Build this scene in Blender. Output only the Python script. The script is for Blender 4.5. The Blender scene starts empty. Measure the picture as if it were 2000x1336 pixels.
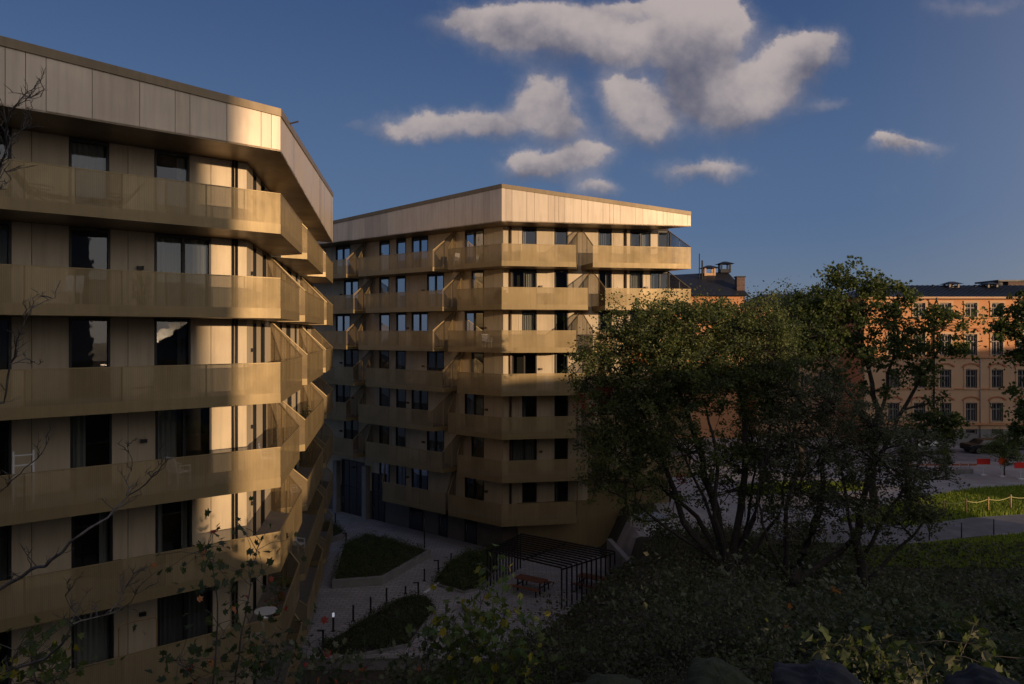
import bpy, math, random
from mathutils import Vector, Matrix
R = math.radians
scene = bpy.context.scene
COL = scene.collection
# ---------------------------------------------------------------- camera
F = 1400.0; EYE = 15.5; HY = 650.0
cam = bpy.data.cameras.new('camera'); camo = bpy.data.objects.new('camera', cam); COL.objects.link(camo)
cam.sensor_width = 36; cam.lens = 36*F/2000; cam.shift_y = -0.009; cam.clip_end = 5000; cam.clip_start = 0.1
camo.location = (0, 0, EYE); camo.rotation_euler = (R(90), 0, 0)
scene.camera = camo
# ---------------------------------------------------------------- sun, sky, exposure
SX, SY = 0.725, -0.689; ELEV = R(6.0)
sun = bpy.data.lights.new('sun', 'SUN'); suno = bpy.data.objects.new('sun', sun); COL.objects.link(suno)
sun.energy = 4.15; sun.angle = R(0.55); sun.color = (1.0, 0.68, 0.40)
sd = Vector((SX*math.cos(ELEV), SY*math.cos(ELEV), math.sin(ELEV)))
suno.rotation_euler = sd.to_track_quat('Z', 'Y').to_euler()
world = bpy.data.worlds.new('World'); scene.world = world; world.use_nodes = True
scene.view_settings.view_transform = 'Standard'; scene.view_settings.look = 'None'
scene.view_settings.exposure = 0.0; scene.view_settings.gamma = 1.0

class NT:
    def __init__(s, tree): s.t = tree; s.n = tree.nodes; s.l = tree.links
    def add(s, typ, **kw):
        n = s.n.new(typ)
        for k, v in kw.items(): setattr(n, k, v)
        return n
    def put(s, sock, v):
        if hasattr(v, 'is_linked') or isinstance(v, bpy.types.NodeSocket): s.l.new(v, sock)
        else: sock.default_value = v
    def math(s, op, a, b=0.0, c=0.0, clamp=False):
        n = s.add('ShaderNodeMath', operation=op); n.use_clamp = clamp
        s.put(n.inputs[0], a); s.put(n.inputs[1], b); s.put(n.inputs[2], c); return n.outputs[0]
    def ramp(s, v, lo, hi, a=0.0, b=1.0):
        n = s.add('ShaderNodeMapRange', interpolation_type='SMOOTHSTEP')
        s.put(n.inputs['Value'], v); s.put(n.inputs['From Min'], lo); s.put(n.inputs['From Max'], hi)
        s.put(n.inputs['To Min'], a); s.put(n.inputs['To Max'], b); return n.outputs[0]
    def noise(s, vec, scale, detail=3, rough=0.55, dim='3D'):
        n = s.add('ShaderNodeTexNoise', noise_dimensions=dim)
        if vec is not None: s.l.new(vec, n.inputs['Vector'])
        n.inputs['Scale'].default_value = scale; n.inputs['Detail'].default_value = detail
        n.inputs['Roughness'].default_value = rough; return n
    def mix(s, f, a, b):
        n = s.add('ShaderNodeMix', data_type='RGBA')
        s.put(n.inputs[0], f); s.put(n.inputs[6], a); s.put(n.inputs[7], b); return n.outputs[2]

def build_world():
    w = NT(world.node_tree); w.n.clear()
    out = w.add('ShaderNodeOutputWorld')
    sky = w.add('ShaderNodeTexSky', sky_type='NISHITA'); sky.sun_disc = False
    sky.sun_elevation = ELEV; sky.sun_rotation = math.atan2(SX, SY); sky.altitude = 50
    sky.air_density = 1.0; sky.dust_density = 0.6; sky.ozone_density = 2.5
    SKYS = 0.15
    tc = w.add('ShaderNodeTexCoord'); d = tc.outputs['Generated']
    sep = w.add('ShaderNodeSeparateXYZ'); w.l.new(d, sep.inputs[0])
    y = w.math('MAXIMUM', sep.outputs[1], 0.05)
    u = w.math('DIVIDE', sep.outputs[0], y); v = w.math('DIVIDE', sep.outputs[2], y)
    cmb = w.add('ShaderNodeCombineXYZ'); w.put(cmb.inputs[0], u); w.put(cmb.inputs[1], v)
    uv = cmb.outputs[0]
    n1 = w.noise(uv, 9, 5, 0.6); n2 = w.noise(uv, 26, 6, 0.65)
    so = w.add('ShaderNodeSeparateColor'); w.l.new(n1.outputs['Color'], so.inputs[0])
    so2 = w.add('ShaderNodeSeparateColor'); w.l.new(n2.outputs['Color'], so2.inputs[0])
    du = w.math('ADD', w.math('MULTIPLY', w.math('SUBTRACT', so.outputs[0], .5), .055), w.math('MULTIPLY', w.math('SUBTRACT', so2.outputs[0], .5), .035))
    dv = w.math('ADD', w.math('MULTIPLY', w.math('SUBTRACT', so.outputs[1], .5), .045), w.math('MULTIPLY', w.math('SUBTRACT', so2.outputs[1], .5), .03))
    uu = w.math('ADD', u, du); vv = w.math('ADD', v, dv)
    # cloud puffs: direction (px-like units), radii, tilt, strength
    blobs = [(1060,66,118,58,-4,1.15),(1035,50,60,45,0,.5),(1390,40,75,55,0,1.1),(1330,85,60,70,0,.9),(1340,165,40,50,0,.9),(1530,150,70,50,-30,.9),(930,48,95,40,8,.9),(1180,85,110,50,0,.85),(1370,60,82,62,0,1),(1365,105,62,100,6,1.45),
             (1235,92,85,42,5,.75),(1555,115,78,48,-30,1),(1450,200,115,70,-20,1.2),(1600,105,45,35,-20,.8),(1415,205,60,42,0,.8),
             (1060,200,72,52,0,1),(1085,245,80,34,12,.9),(880,240,125,34,0,.95),(790,262,70,20,0,.8),(960,262,80,26,0,.75),
             (1248,212,68,48,30,1.15),(1215,175,45,35,0,.8),(1265,255,60,32,0,.6),
             (1090,318,100,34,-8,1),(1035,330,50,28,0,.9),(1160,298,50,22,0,.8),(1165,368,55,28,0,.85),
             (1380,338,110,24,4,.85),(1770,283,85,20,2,.8),(1735,272,35,14,0,.7),(1620,205,55,18,-8,.45),(1230,15,90,26,0,.6),(1910,20,110,28,0,.42),(690,240,30,16,0,.3)]
    dens = None; hgt = None
    for (bx, by, rx, ry, tilt, st) in blobs:
        cx = (bx-1000)/F; cy = (HY-by)/F; a = R(-tilt); ca, sa = math.cos(a), math.sin(a)
        x_ = w.math('SUBTRACT', uu, cx); y_ = w.math('SUBTRACT', vv, cy)
        xr = w.math('MULTIPLY_ADD', x_, ca/(rx/F), w.math('MULTIPLY', y_, sa/(rx/F)))
        yr = w.math('MULTIPLY_ADD', y_, ca/(ry/F), w.math('MULTIPLY', x_, -sa/(ry/F)))
        q = w.math('ADD', w.math('MULTIPLY', xr, xr), w.math('MULTIPLY', yr, yr))
        g = w.math('MULTIPLY', w.math('EXPONENT', w.math('MULTIPLY', q, -1.25)), st)
        h = w.math('MULTIPLY', g, yr)
        dens = g if dens is None else w.math('ADD', dens, g)
        hgt = h if hgt is None else w.math('ADD', hgt, h)
    n3 = w.noise(uv, 16, 8, 0.62)
    dn = w.math('MULTIPLY_ADD', w.math('SUBTRACT', n3.outputs[0], .5), 0.7, dens)
    front = w.ramp(sep.outputs[1], 0.05, 0.3)
    hb = w.math('DIVIDE', hgt, w.math('MAXIMUM', dens, .15))
    n5 = w.noise(uv, 48, 8, 0.7); dn = w.math('MULTIPLY_ADD', w.math('SUBTRACT', n5.outputs[0], .5), .16, dn)
    alpha = w.math('MULTIPLY', w.ramp(dn, .27, w.ramp(hb, -.3, .5, 1.15, .66), 0.0, 0.90), front)
    alpha = w.math('MAXIMUM', alpha, w.math('MULTIPLY', w.math('MULTIPLY', w.ramp(dn, .06, .75), front), .42))
    n4 = w.noise(uv, 10, 5, 0.55)
    br = w.math('ADD', w.math('MULTIPLY', hb, 0.42), w.math('MULTIPLY', w.math('SUBTRACT', n4.outputs[0], .42), 1.6))
    br = w.ramp(w.math('ADD', br, .2), -0.25, 0.75)
    ccol = w.mix(br, (.115, .118, .165, 1), (.50, .43, .41, 1))  # lit tops and dim undersides are painted into the cloud colour
    # pale horizon is a painted colour gradient by elevation, mixed over the sky model
    el = w.math('MAXIMUM', sep.outputs[2], 0.0)
    c1 = w.mix(w.ramp(el, 0.0, .16), (.140,.183,.272,1), (.080,.136,.268,1)); c2 = w.mix(w.ramp(el, .12, .5), c1, (.034,.070,.182,1))
    sc = w.add('ShaderNodeVectorMath', operation='SCALE'); w.l.new(sky.outputs[0], sc.inputs[0]); sc.inputs[3].default_value = SKYS
    cs = w.mix(.90, sc.outputs[0], c2)
    # the half of the sky toward the low sun is bright and warm
    dt = w.add('ShaderNodeVectorMath', operation='DOT_PRODUCT'); w.l.new(d, dt.inputs[0]); dt.inputs[1].default_value = (SX, SY, 0.0)
    gl = w.math('MULTIPLY', w.ramp(dt.outputs['Value'], -.35, .9), w.math('EXPONENT', w.math('MULTIPLY', el, -.5)))
    cs = w.mix(w.math('MULTIPLY', gl, .57), cs, (1.15, 1.0, .86, 1))
    bsky = w.add('ShaderNodeBackground'); w.l.new(cs, bsky.inputs[0]); bsky.inputs[1].default_value = 1.0
    bcl = w.add('ShaderNodeBackground'); w.l.new(ccol, bcl.inputs[0]); bcl.inputs[1].default_value = 1.0
    mx = w.add('ShaderNodeMixShader'); w.put(mx.inputs[0], alpha)
    w.l.new(bsky.outputs[0], mx.inputs[1]); w.l.new(bcl.outputs[0], mx.inputs[2]); w.l.new(mx.outputs[0], out.inputs[0])
build_world()

# ---------------------------------------------------------------- helpers
def P(px, py, Y): return Vector(((px-1000)*Y/F, Y, EYE-(py-HY)*Y/F))
def G(px, py, z=0.0):
    Y = (EYE-z)*F/(py-HY); return Vector(((px-1000)*Y/F, Y, z))
MATS = {}
def mat(name, col, rough=0.6, metal=0.0, spec=0.5, var=0.0, vscale=1.0, bump=0.0, bscale=20, alpha=0.0, col2=None, extra=None, trans=0.0):
    m = bpy.data.materials.new(name); m.use_nodes = True; w = NT(m.node_tree)
    b = m.node_tree.nodes['Principled BSDF']; o = m.node_tree.nodes['Material Output']
    b.inputs['Roughness'].default_value = rough; b.inputs['Metallic'].default_value = metal
    b.inputs['Specular IOR Level'].default_value = spec
    c = (*col, 1); tc = w.add('ShaderNodeTexCoord'); obj = tc.outputs['Object']
    if var or col2:
        n = w.noise(obj, vscale, 5, .6)
        c2 = (*col2, 1) if col2 else tuple(max(0, x*(1-var)) for x in col)+(1,)
        c = w.mix(w.ramp(n.outputs[0], .3, .7), c, c2)
        if 'metal' in name or 'panel' in name:      # rain streaks and uneven anodising, part of the sheet itself
            mp = w.add('ShaderNodeMapping'); w.l.new(obj, mp.inputs[0]); mp.inputs['Scale'].default_value = (5.0, 5.0, .35)
            ns = w.noise(mp.outputs[0], 1.0, 5, .65); c = w.mix(w.ramp(ns.outputs[0], .35, .75, 0, .55), c, tuple(x*.66 for x in col)+(1,))
        w.l.new(c, b.inputs['Base Color'])
        if var: w.put(b.inputs['Roughness'], w.ramp(n.outputs[0], .2, .8, max(.02, rough-.08), min(1, rough+.08)))
    else: b.inputs['Base Color'].default_value = c
    if bump:
        n = w.noise(obj, bscale, 4, .6); bp = w.add('ShaderNodeBump'); bp.inputs['Strength'].default_value = bump; bp.inputs['Distance'].default_value = 0.02
        w.l.new(n.outputs[0], bp.inputs['Height']); w.l.new(bp.outputs[0], b.inputs['Normal'])
    if alpha or trans:
        mx = w.add('ShaderNodeMixShader'); mx.inputs[0].default_value = alpha or trans
        t = w.add('ShaderNodeBsdfTransparent' if alpha else 'ShaderNodeBsdfTranslucent')
        if trans: t.inputs[0].default_value = (col[0]*1.6, col[1]*1.7, col[2]*.9, 1)
        w.l.new(b.outputs[0], mx.inputs[1]); w.l.new(t.outputs[0], mx.inputs[2]); w.l.new(mx.outputs[0], o.inputs[0])
    if extra: extra(w, b, o, obj)
    MATS[name] = m; return m

class MB:
    def __init__(s): s.v = []; s.f = []; s.m = []
    def face(s, pts, mi=0):
        i = len(s.v); s.v += [tuple(p) for p in pts]; s.f.append(tuple(range(i, i+len(pts)))); s.m.append(mi)
    def hexa(s, b, t, mi=0):     # b, t: 4 bottom + 4 top points, same order
        i = len(s.v); s.v += [tuple(p) for p in b]+[tuple(p) for p in t]
        for f in ((3,2,1,0),(4,5,6,7),(0,1,5,4),(1,2,6,5),(2,3,7,6),(3,0,4,7)):
            s.f.append(tuple(i+k for k in f)); s.m.append(mi)
    def box(s, c, size, rz=0.0, mi=0, tilt=None):
        ca, sa = math.cos(rz), math.sin(rz); hx, hy, hz = size[0]/2, size[1]/2, size[2]/2
        def q(x, y, z):
            if tilt: v = tilt @ Vector((x, y, z)); x, y, z = v
            return (c[0]+x*ca-y*sa, c[1]+x*sa+y*ca, c[2]+z)
        s.hexa([q(-hx,-hy,-hz), q(hx,-hy,-hz), q(hx,hy,-hz), q(-hx,hy,-hz)], [q(-hx,-hy,hz), q(hx,-hy,hz), q(hx,hy,hz), q(-hx,hy,hz)], mi)
    def prism(s, poly, z0, z1, mi=0):
        n = len(poly); i = len(s.v)
        z0f = z0 if callable(z0) else (lambda p: z0); z1f = z1 if callable(z1) else (lambda p: z1)
        s.v += [(p[0], p[1], z0f(p)) for p in poly]+[(p[0], p[1], z1f(p)) for p in poly]
        s.f.append(tuple(i+k for k in range(n-1, -1, -1))); s.f.append(tuple(i+n+k for k in range(n)))
        s.m += [mi, mi]
        for k in range(n):
            j = (k+1) % n; s.f.append((i+k, i+j, i+n+j, i+n+k)); s.m.append(mi)
    def tube(s, pts, rad, sides=6, mi=0, cap=True):
        pts = [Vector(p) for p in pts]; n = len(pts)
        if not hasattr(rad, '__len__'): rad = [rad]*n
        i0 = len(s.v); ref = Vector((0.31, 0.17, 0.93)).normalized()
        for k, p in enumerate(pts):
            t = (pts[min(k+1, n-1)]-pts[max(k-1, 0)])
            if t.length < 1e-6: t = Vector((0, 0, 1))
            t.normalize(); a = t.cross(ref)
            if a.length < .1: a = t.cross(Vector((1, 0, 0)))
            a.normalize(); b = t.cross(a)
            for j in range(sides):
                an = 2*math.pi*j/sides; s.v.append(tuple(p+(a*math.cos(an)+b*math.sin(an))*rad[k]))
        for k in range(n-1):
            for j in range(sides):
                j2 = (j+1) % sides
                s.f.append((i0+k*sides+j, i0+k*sides+j2, i0+(k+1)*sides+j2, i0+(k+1)*sides+j)); s.m.append(mi)
        if cap:
            s.f.append(tuple(i0+j for j in range(sides-1, -1, -1))); s.m.append(mi)
            s.f.append(tuple(i0+(n-1)*sides+j for j in range(sides))); s.m.append(mi)
    def bar(s, a, b, w=0.05, h=None, mi=0):
        a = Vector(a); b = Vector(b); h = h or w; t = (b-a).normalized()
        side = t.cross(Vector((0, 0, 1)))
        if side.length < .01: side = Vector((1, 0, 0))
        side.normalize(); up = side.cross(t); x = side*w/2; y = up*h/2
        s.hexa([a-x-y, a+x-y, a+x+y, a-x+y], [b-x-y, b+x-y, b+x+y, b-x+y], mi)
    def build(s, name, mats, parent=None, smooth=False, bevel=0.0):
        me = bpy.data.meshes.new(name); me.from_pydata(s.v, [], s.f)
        if not isinstance(mats, (list, tuple)): mats = [mats]
        for m in mats: me.materials.append(MATS[m] if isinstance(m, str) else m)
        if len(mats) > 1: me.polygons.foreach_set('material_index', s.m)
        if smooth: me.polygons.foreach_set('use_smooth', [True]*len(s.f))
        me.update(); o = bpy.data.objects.new(name, me); COL.objects.link(o)
        if parent:
            o.parent = parent; o.location = -parent.location if False else (0, 0, 0)
            if 'off' in parent: pass
            o.matrix_parent_inverse = Matrix.Translation(-parent.location) if parent.type == 'EMPTY' and parent.get('_w') else Matrix()
        if bevel:
            bm = o.modifiers.new('bevel', 'BEVEL'); bm.width = bevel; bm.segments = 2; bm.limit_method = 'ANGLE'
        return o
def tag(o, label=None, cat=None, group=None, kind=None):
    if label: o['label'] = label
    if cat: o['category'] = cat
    if group: o['group'] = group
    if kind: o['kind'] = kind
    return o
def thing(name, loc, label, cat, group=None, rz=0.0):
    o = bpy.data.objects.new(name, None); COL.objects.link(o); o.empty_display_size = .3
    o.location = loc; o.rotation_euler = (0, 0, rz); return tag(o, label, cat, group)
def wthing(name, loc, label, cat, group=None):     # children are modelled in world coordinates
    o = thing(name, loc, label, cat, group); o['_w'] = 1; return o
def copy_tree(o, parent=None):
    c = o.copy(); COL.objects.link(c)
    if parent: c.parent = parent
    for ch in o.children: copy_tree(ch, c)
    return c

# ---------------------------------------------------------------- materials
def perf_open(w, b, o, obj): perf(w, b, o, obj, .20, .42)
def perf(w, b, o, obj, amp=.20, base=.26):
    # finely perforated sheet: vertical rows of holes, open share about a third
    sp = w.add('ShaderNodeSeparateXYZ'); w.l.new(obj, sp.inputs[0])
    hx = w.math('ADD', sp.outputs[0], w.math('MULTIPLY', sp.outputs[1], .63))
    wv = w.math('SINE', w.math('MULTIPLY', hx, 105.0))
    wz = w.math('SINE', w.math('MULTIPLY', sp.outputs[2], 160.0))
    f = w.math('ADD', w.math('MULTIPLY', w.math('MULTIPLY', wv, .5), w.math('MULTIPLY_ADD', wz, .3, .7)), .0)
    f = w.math('MULTIPLY_ADD', f, amp, base, clamp=True)
    mx = w.add('ShaderNodeMixShader'); t = w.add('ShaderNodeBsdfTransparent'); w.put(mx.inputs[0], f)
    w.l.new(b.outputs[0], mx.inputs[1]); w.l.new(t.outputs[0], mx.inputs[2]); w.l.new(mx.outputs[0], o.inputs[0])
mat('perforated_metal', (.33,.25,.125), .5, .35, .4, var=.14, vscale=.8, extra=perf)
mat('perforated_metal_b', (.29,.217,.107), .5, .35, .4, var=.14, vscale=.8, extra=perf)
mat('perforated_metal_c', (.38,.288,.146), .46, .35, .4, var=.14, vscale=.8, extra=perf)
mat('fascia_metal_b', (.49,.41,.32), .40, .35, .4, var=.12, vscale=.5)
mat('wall_panel_b', (.50,.42,.30), .55, .1, .35, var=.08, vscale=.5)
mat('champagne_metal', (.315,.238,.12), .45, .35, .4, var=.12, vscale=.6)
mat('fascia_metal', (.56,.475,.375), .42, .3, .4, var=.10, vscale=.5)
mat('screen_mesh', (.21,.155,.08), .5, .35, .4, var=.14, vscale=.8, extra=perf_open)
mat('slab_edge_metal', (.27,.205,.104), .45, .35, .4, var=.14, vscale=.6)
mat('cap_metal', (.22,.17,.105), .45, .4, .4, var=.12, vscale=.6)
mat('soffit_metal', (.30,.215,.12), .42, .35, .4, var=.15, vscale=.7)
mat('wall_panel', (.54,.455,.325), .55, .1, .35, var=.07, vscale=.5)
mat('wall_backing', (.05,.04,.03), .8)
mat('frame_black', (.016,.016,.018), .45, .2)
mat('pipe_brown', (.10,.07,.05), .4, .4)
mat('room_dark', (.035,.03,.026), .9)
mat('curtain', (.45,.43,.40), .9)
mat('curtain_grey', (.16,.155,.15), .9)
def glass_fx(w, b, o, obj):
    g = w.add('ShaderNodeBsdfGlossy'); g.inputs['Roughness'].default_value = 0.015; g.inputs[0].default_value = (.62,.68,.75,1)
    t = w.add('ShaderNodeBsdfTransparent'); t.inputs[0].default_value = (.62,.66,.66,1)
    lw = w.add('ShaderNodeLayerWeight'); lw.inputs[0].default_value = .35
    f = w.math('MULTIPLY_ADD', lw.outputs[0], .6, .09, clamp=True)
    n = w.noise(obj, 1.3, 2); bp = w.add('ShaderNodeBump'); bp.inputs['Strength'].default_value = .06; bp.inputs['Distance'].default_value = .05
    w.l.new(n.outputs[0], bp.inputs['Height']); w.l.new(bp.outputs[0], g.inputs['Normal'])
    mx = w.add('ShaderNodeMixShader'); w.put(mx.inputs[0], f)
    w.l.new(t.outputs[0], mx.inputs[1]); w.l.new(g.outputs[0], mx.inputs[2]); w.l.new(mx.outputs[0], o.inputs[0])
mat('glass', (.1,.1,.1), extra=glass_fx)
mat('slab_top', (.22,.20,.18), .8, var=.15, vscale=2)
mat('base_wall', (.11,.09,.075), .7, var=.2, vscale=1.2)
mat('roof_felt', (.06,.06,.065), .85, var=.2)
def paving(w, b, o, obj):
    br = w.add('ShaderNodeTexBrick'); w.l.new(obj, br.inputs[0]); br.inputs['Scale'].default_value = .9
    br.inputs['Color1'].default_value = (.33,.315,.32,1); br.inputs['Color2'].default_value = (.26,.247,.252,1); br.inputs['Mortar'].default_value = (.06,.057,.057,1)
    br.inputs['Mortar Size'].default_value = .018; br.inputs['Bias'].default_value = -.1
    n = w.noise(obj, .5, 7, .7); c = w.mix(w.ramp(n.outputs[0], .3, .75), br.outputs[0], (.18,.17,.172,1))
    w.l.new(c, b.inputs['Base Color'])
mat('paving', (.2,.2,.2), .8, extra=paving)
mat('asphalt', (.17,.165,.172), .85, var=.35, vscale=.6, bump=.3, bscale=40)
mat('plaza', (.30,.285,.28), .85, var=.3, vscale=.5)
mat('sand', (.36,.29,.22), .9, var=.25, vscale=1)
mat('soil', (.03,.024,.018), .95, var=.4, vscale=2, bump=.6, bscale=9)
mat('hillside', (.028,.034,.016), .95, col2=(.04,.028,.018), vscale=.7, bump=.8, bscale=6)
mat('grass_green', (.055,.105,.018), .9, col2=(.09,.135,.025), vscale=1.2)
mat('grass_dark', (.035,.06,.014), .9, col2=(.05,.075,.02), vscale=1.0)
mat('kerb_stone', (.21,.20,.195), .8, var=.25, vscale=1.5, bump=.2, bscale=25)
mat('granite', (.022,.022,.025), .85, var=.45, vscale=3, bump=.7, bscale=7)
mat('moss', (.034,.040,.010), .95, var=.4, vscale=5, bump=.8, bscale=30)
mat('black_steel', (.012,.012,.014), .45, .3)
mat('table_wood', (.16,.06,.032), .6, var=.3, vscale=4)
mat('fence_wood', (.42,.27,.13), .7, var=.2, vscale=6)
mat('rope', (.42,.40,.16), .8)
mat('white_paint', (.62,.62,.64), .5, var=.1)
mat('sky_glass', (.30,.34,.40), .12, 0, .6)
mat('red_board', (.65,.02,.012), .5)
mat('orange_board', (.75,.10,.02), .5)
mat('bark', (.045,.036,.028), .95, var=.5, vscale=7, bump=.8, bscale=22)
mat('bark_pale', (.15,.13,.11), .9, var=.5, vscale=9, bump=.5, bscale=30)
mat('twig', (.10,.085,.07), .9, var=.3, vscale=8)
def leafm(name, c): mat(name, c, .55, 0, .3, trans=.36)
leafm('blade_a', (.19,.25,.04)); leafm('blade_b', (.28,.33,.06)); leafm('blade_c', (.10,.15,.03))
leafm('leaf_a', (.085,.105,.036)); leafm('leaf_b', (.125,.145,.048)); leafm('leaf_c', (.042,.058,.026)); leafm('leaf_d', (.085,.080,.035))
leafm('maple_a', (.062,.085,.026)); leafm('maple_b', (.095,.120,.034)); leafm('maple_c', (.038,.056,.020))
leafm('dusk_a', (.082,.086,.052)); leafm('dusk_b', (.125,.13,.078)); leafm('dusk_c', (.048,.052,.032))
leafm('yellow_leaf', (.26,.22,.025)); leafm('red_leaf', (.24,.035,.022)); leafm('orange_leaf', (.42,.16,.06)); leafm('pale_leaf', (.10,.15,.045))
mat('orange_plaster', (.55,.26,.115), .85, var=.10, vscale=.35, bump=.15, bscale=12)
mat('pale_plaster', (.56,.355,.205), .85, var=.12, vscale=.5)
mat('trim_brick', (.42,.15,.07), .85, var=.2, vscale=3)
mat('stone_base', (.24,.23,.22), .85, var=.25, vscale=1)
mat('sheet_roof', (.028,.03,.036), .5, .3, .4, var=.25, vscale=.6)
mat('sash_paint', (.20,.17,.15), .6)
mat('pane_dark', (.02,.022,.028), .06, 0, .8)
mat('brick_chimney', (.15,.095,.075), .9, var=.35, vscale=4)
mat('car_black', (.01,.01,.012), .2, .2, .6); mat('car_silver', (.30,.31,.33), .25, .5, .6); mat('tyre', (.012,.012,.012), .9); mat('rim', (.35,.35,.36), .3, .8)
mat('headlight', (.7,.7,.7), .1)
mat('plastic_white', (.6,.6,.6), .5); mat('plastic_dark', (.035,.032,.03), .6); mat('canvas_dark', (.06,.05,.045), .9); mat('terracotta', (.35,.12,.06), .8)
def lampw(w, b, o, obj):
    b.inputs['Emission Color'].default_value = (.8,.85,1,1); b.inputs['Emission Strength'].default_value = .35
mat('lamp_white', (.7,.7,.75), .4, extra=lampw)
mat('block_plaster', (.30,.27,.24), .85, var=.2)

# ---------------------------------------------------------------- terrain
def lerp_tab(tab, x):
    if x <= tab[0][0]: return tab[0][1]
    for (a, va), (b, vb) in zip(tab, tab[1:]):
        if x <= b: return va+(vb-va)*(x-a)/(b-a)
    return tab[-1][1]
def sm(t): t = max(0, min(1, t)); return t*t*(3-2*t)
HR = [(-60,9),(-30,11),(-3,13.6),(0,13.4),(4,12.6),(6.5,11.0),(10,8.9),(15,7.4),(20,6.1),(26,4.8),(32,3.8),(40,3.15),(44,3.0),(500,3.0)]
HL = [(-30,15),(-3,14.2),(0,13.3),(3,11.2),(6,8.2),(10,5.2),(16,2.4),(22,1.0),(31,0.15),(33,0),(500,0)]
XB = [(-30,-4),(0,-1.6),(10,-1.4),(20,-.6),(28,.1),(35,.5),(37.6,2.4),(39.2,6.4),(40.2,7.2),(43.5,6.9),(47,6.7),(500,6.7)]
WB = [(0,3.0),(20,3.2),(28,4.0),(35,3.6),(37.6,2.4),(39.2,.4),(40.2,.16),(42,.16),(44,.5),(48,1.0),(500,1.0)]
def hz(x, y):
    xb = lerp_tab(XB, y); wb = lerp_tab(WB, y); t = sm((x-xb+wb*.3)/(2*wb))
    z = lerp_tab(HL, y)*(1-t)+lerp_tab(HR, y)*t
    b = sm((34-y)/8)*sm((y+5)/8)
    z += b*(.28*math.sin(x*.9+y*.5)+.18*math.sin(x*2.1-y*1.3+1)+.1*math.sin(x*3.7+y*2.9))*(.3+.7*t)
    if y < 0 and abs(x) < 70: z += 10*math.exp(-((x+8)**2+(y+22)**2)/300)*sm((-y-1)/8)  # unseen hump behind the camera, added to block low sky light
    f = 1-sm((x-7)/18); z = z if z < 3 else 3+(z-3)*f
    return z
def axis(lo, hi, fl, fh, fine, grow):
    a = [fl]; s = fine
    while a[-1] > lo: s *= grow; a.append(a[-1]-s)
    a = a[::-1]; x = fl
    while x < fh: x += fine; a.append(x)
    s = fine
    while a[-1] < hi: s *= grow; a.append(a[-1]+s)
    return a
mb = MB(); xs = axis(-900, 1500, -14, 34, .4, 1.16); ys = axis(-500, 3000, -3, 49, .4, 1.16)
nx = len(xs); mb.v = [(x, y, hz(x, y)-.004) for y in ys for x in xs]
mb.f = [(j*nx+i, j*nx+i+1, (j+1)*nx+i+1, (j+1)*nx+i) for j in range(len(ys)-1) for i in range(nx-1)]
mb.m = [0]*len(mb.f)
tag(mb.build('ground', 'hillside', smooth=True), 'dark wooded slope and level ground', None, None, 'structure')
def sheet(name, pts, z, m, kind='structure'):
    s = MB(); s.face([(p[0], p[1], z) for p in pts]); o = s.build(name, m); o['kind'] = kind; return o
sheet('courtyard_paving', [(-40,33.2),(-1.4,33.2),(-.5,34.8),(2.2,37.4),(6.2,39.1),(6.9,41),(6.2,47),(6.2,95),(-60,95)], .004, 'paving')
sheet('plaza', [(9.6,44.2),(30,44.2),(140,44.2),(140,95),(10.3,95),(10.3,47),(9.6,44.2)], 3.004, 'plaza')
m = MB(); n_ = 24
for j in range(12):
    for i in range(n_):
        x0, x1 = 4.6+6.0*i/n_, 4.6+6.0*(i+1)/n_; y0, y1 = 43.9+.45*j, 43.9+.45*(j+1); m.face([(x,y,hz(x,y)+.012) for x, y in ((x0,y0),(x1,y0),(x1,y1),(x0,y1))])
m.build('ramp_paving', 'plaza', smooth=True)['kind'] = 'structure'
def gp(l, z=3.0): return [tuple(G(x, y, z))[:2] for x, y in l]
sheet('path', gp([(1420,1068),(1500,1035),(1620,1022),(1780,1028),(1900,1012),(2300,985),(2300,1018),(1960,1042),(1800,1060),(1640,1072)]), 3.008, 'asphalt')
sheet('sand_strip', gp([(1440,992),(1600,985),(1700,990),(1700,968),(1590,963),(1440,972)]), 3.008, 'sand')
sheet('road', [(20,70.5),(160,66),(160,75),(20,77.5)], 3.008, 'asphalt')
sheet('lawn', gp([(1640,1018),(1700,1000),(1760,982),(1900,957),(2300,935),(2300,984),(1900,1011),(1780,1027),(1660,1020)]), 3.012, 'grass_green')
sheet('lawn', gp([(1440,968),(1600,962),(1690,958),(1690,945),(1560,943),(1440,950)]), 3.012, 'grass_green')

# ---------------------------------------------------------------- faces of the two apartment buildings
def V2(x, y): return Vector((x, y))
class Face:
    def __init__(s, o, d, n): s.o = V2(*o); s.d = V2(*d).normalized(); s.n = V2(*n).normalized()
    def p(s, u, off, z): q = s.o+s.d*u+s.n*off; return Vector((q.x, q.y, z))
    def u(s, px, off=0.0):
        k = (px-1000)/F; a = s.o+s.n*off      # a.x+u dx = k (a.y+u dy)
        return (k*a.y-a.x)/(s.d.x-k*s.d.y)
def isect(f1, o1, f2, o2):
    a = f1.o+f1.n*o1; b = f2.o+f2.n*o2; det = f1.d.x*(-f2.d.y)+f2.d.x*f1.d.y
    r = b-a; t = (r.x*(-f2.d.y)+f2.d.x*r.y)/det
    return a+f1.d*t
def uof(f, q): return (q-f.o).dot(f.d)

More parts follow.
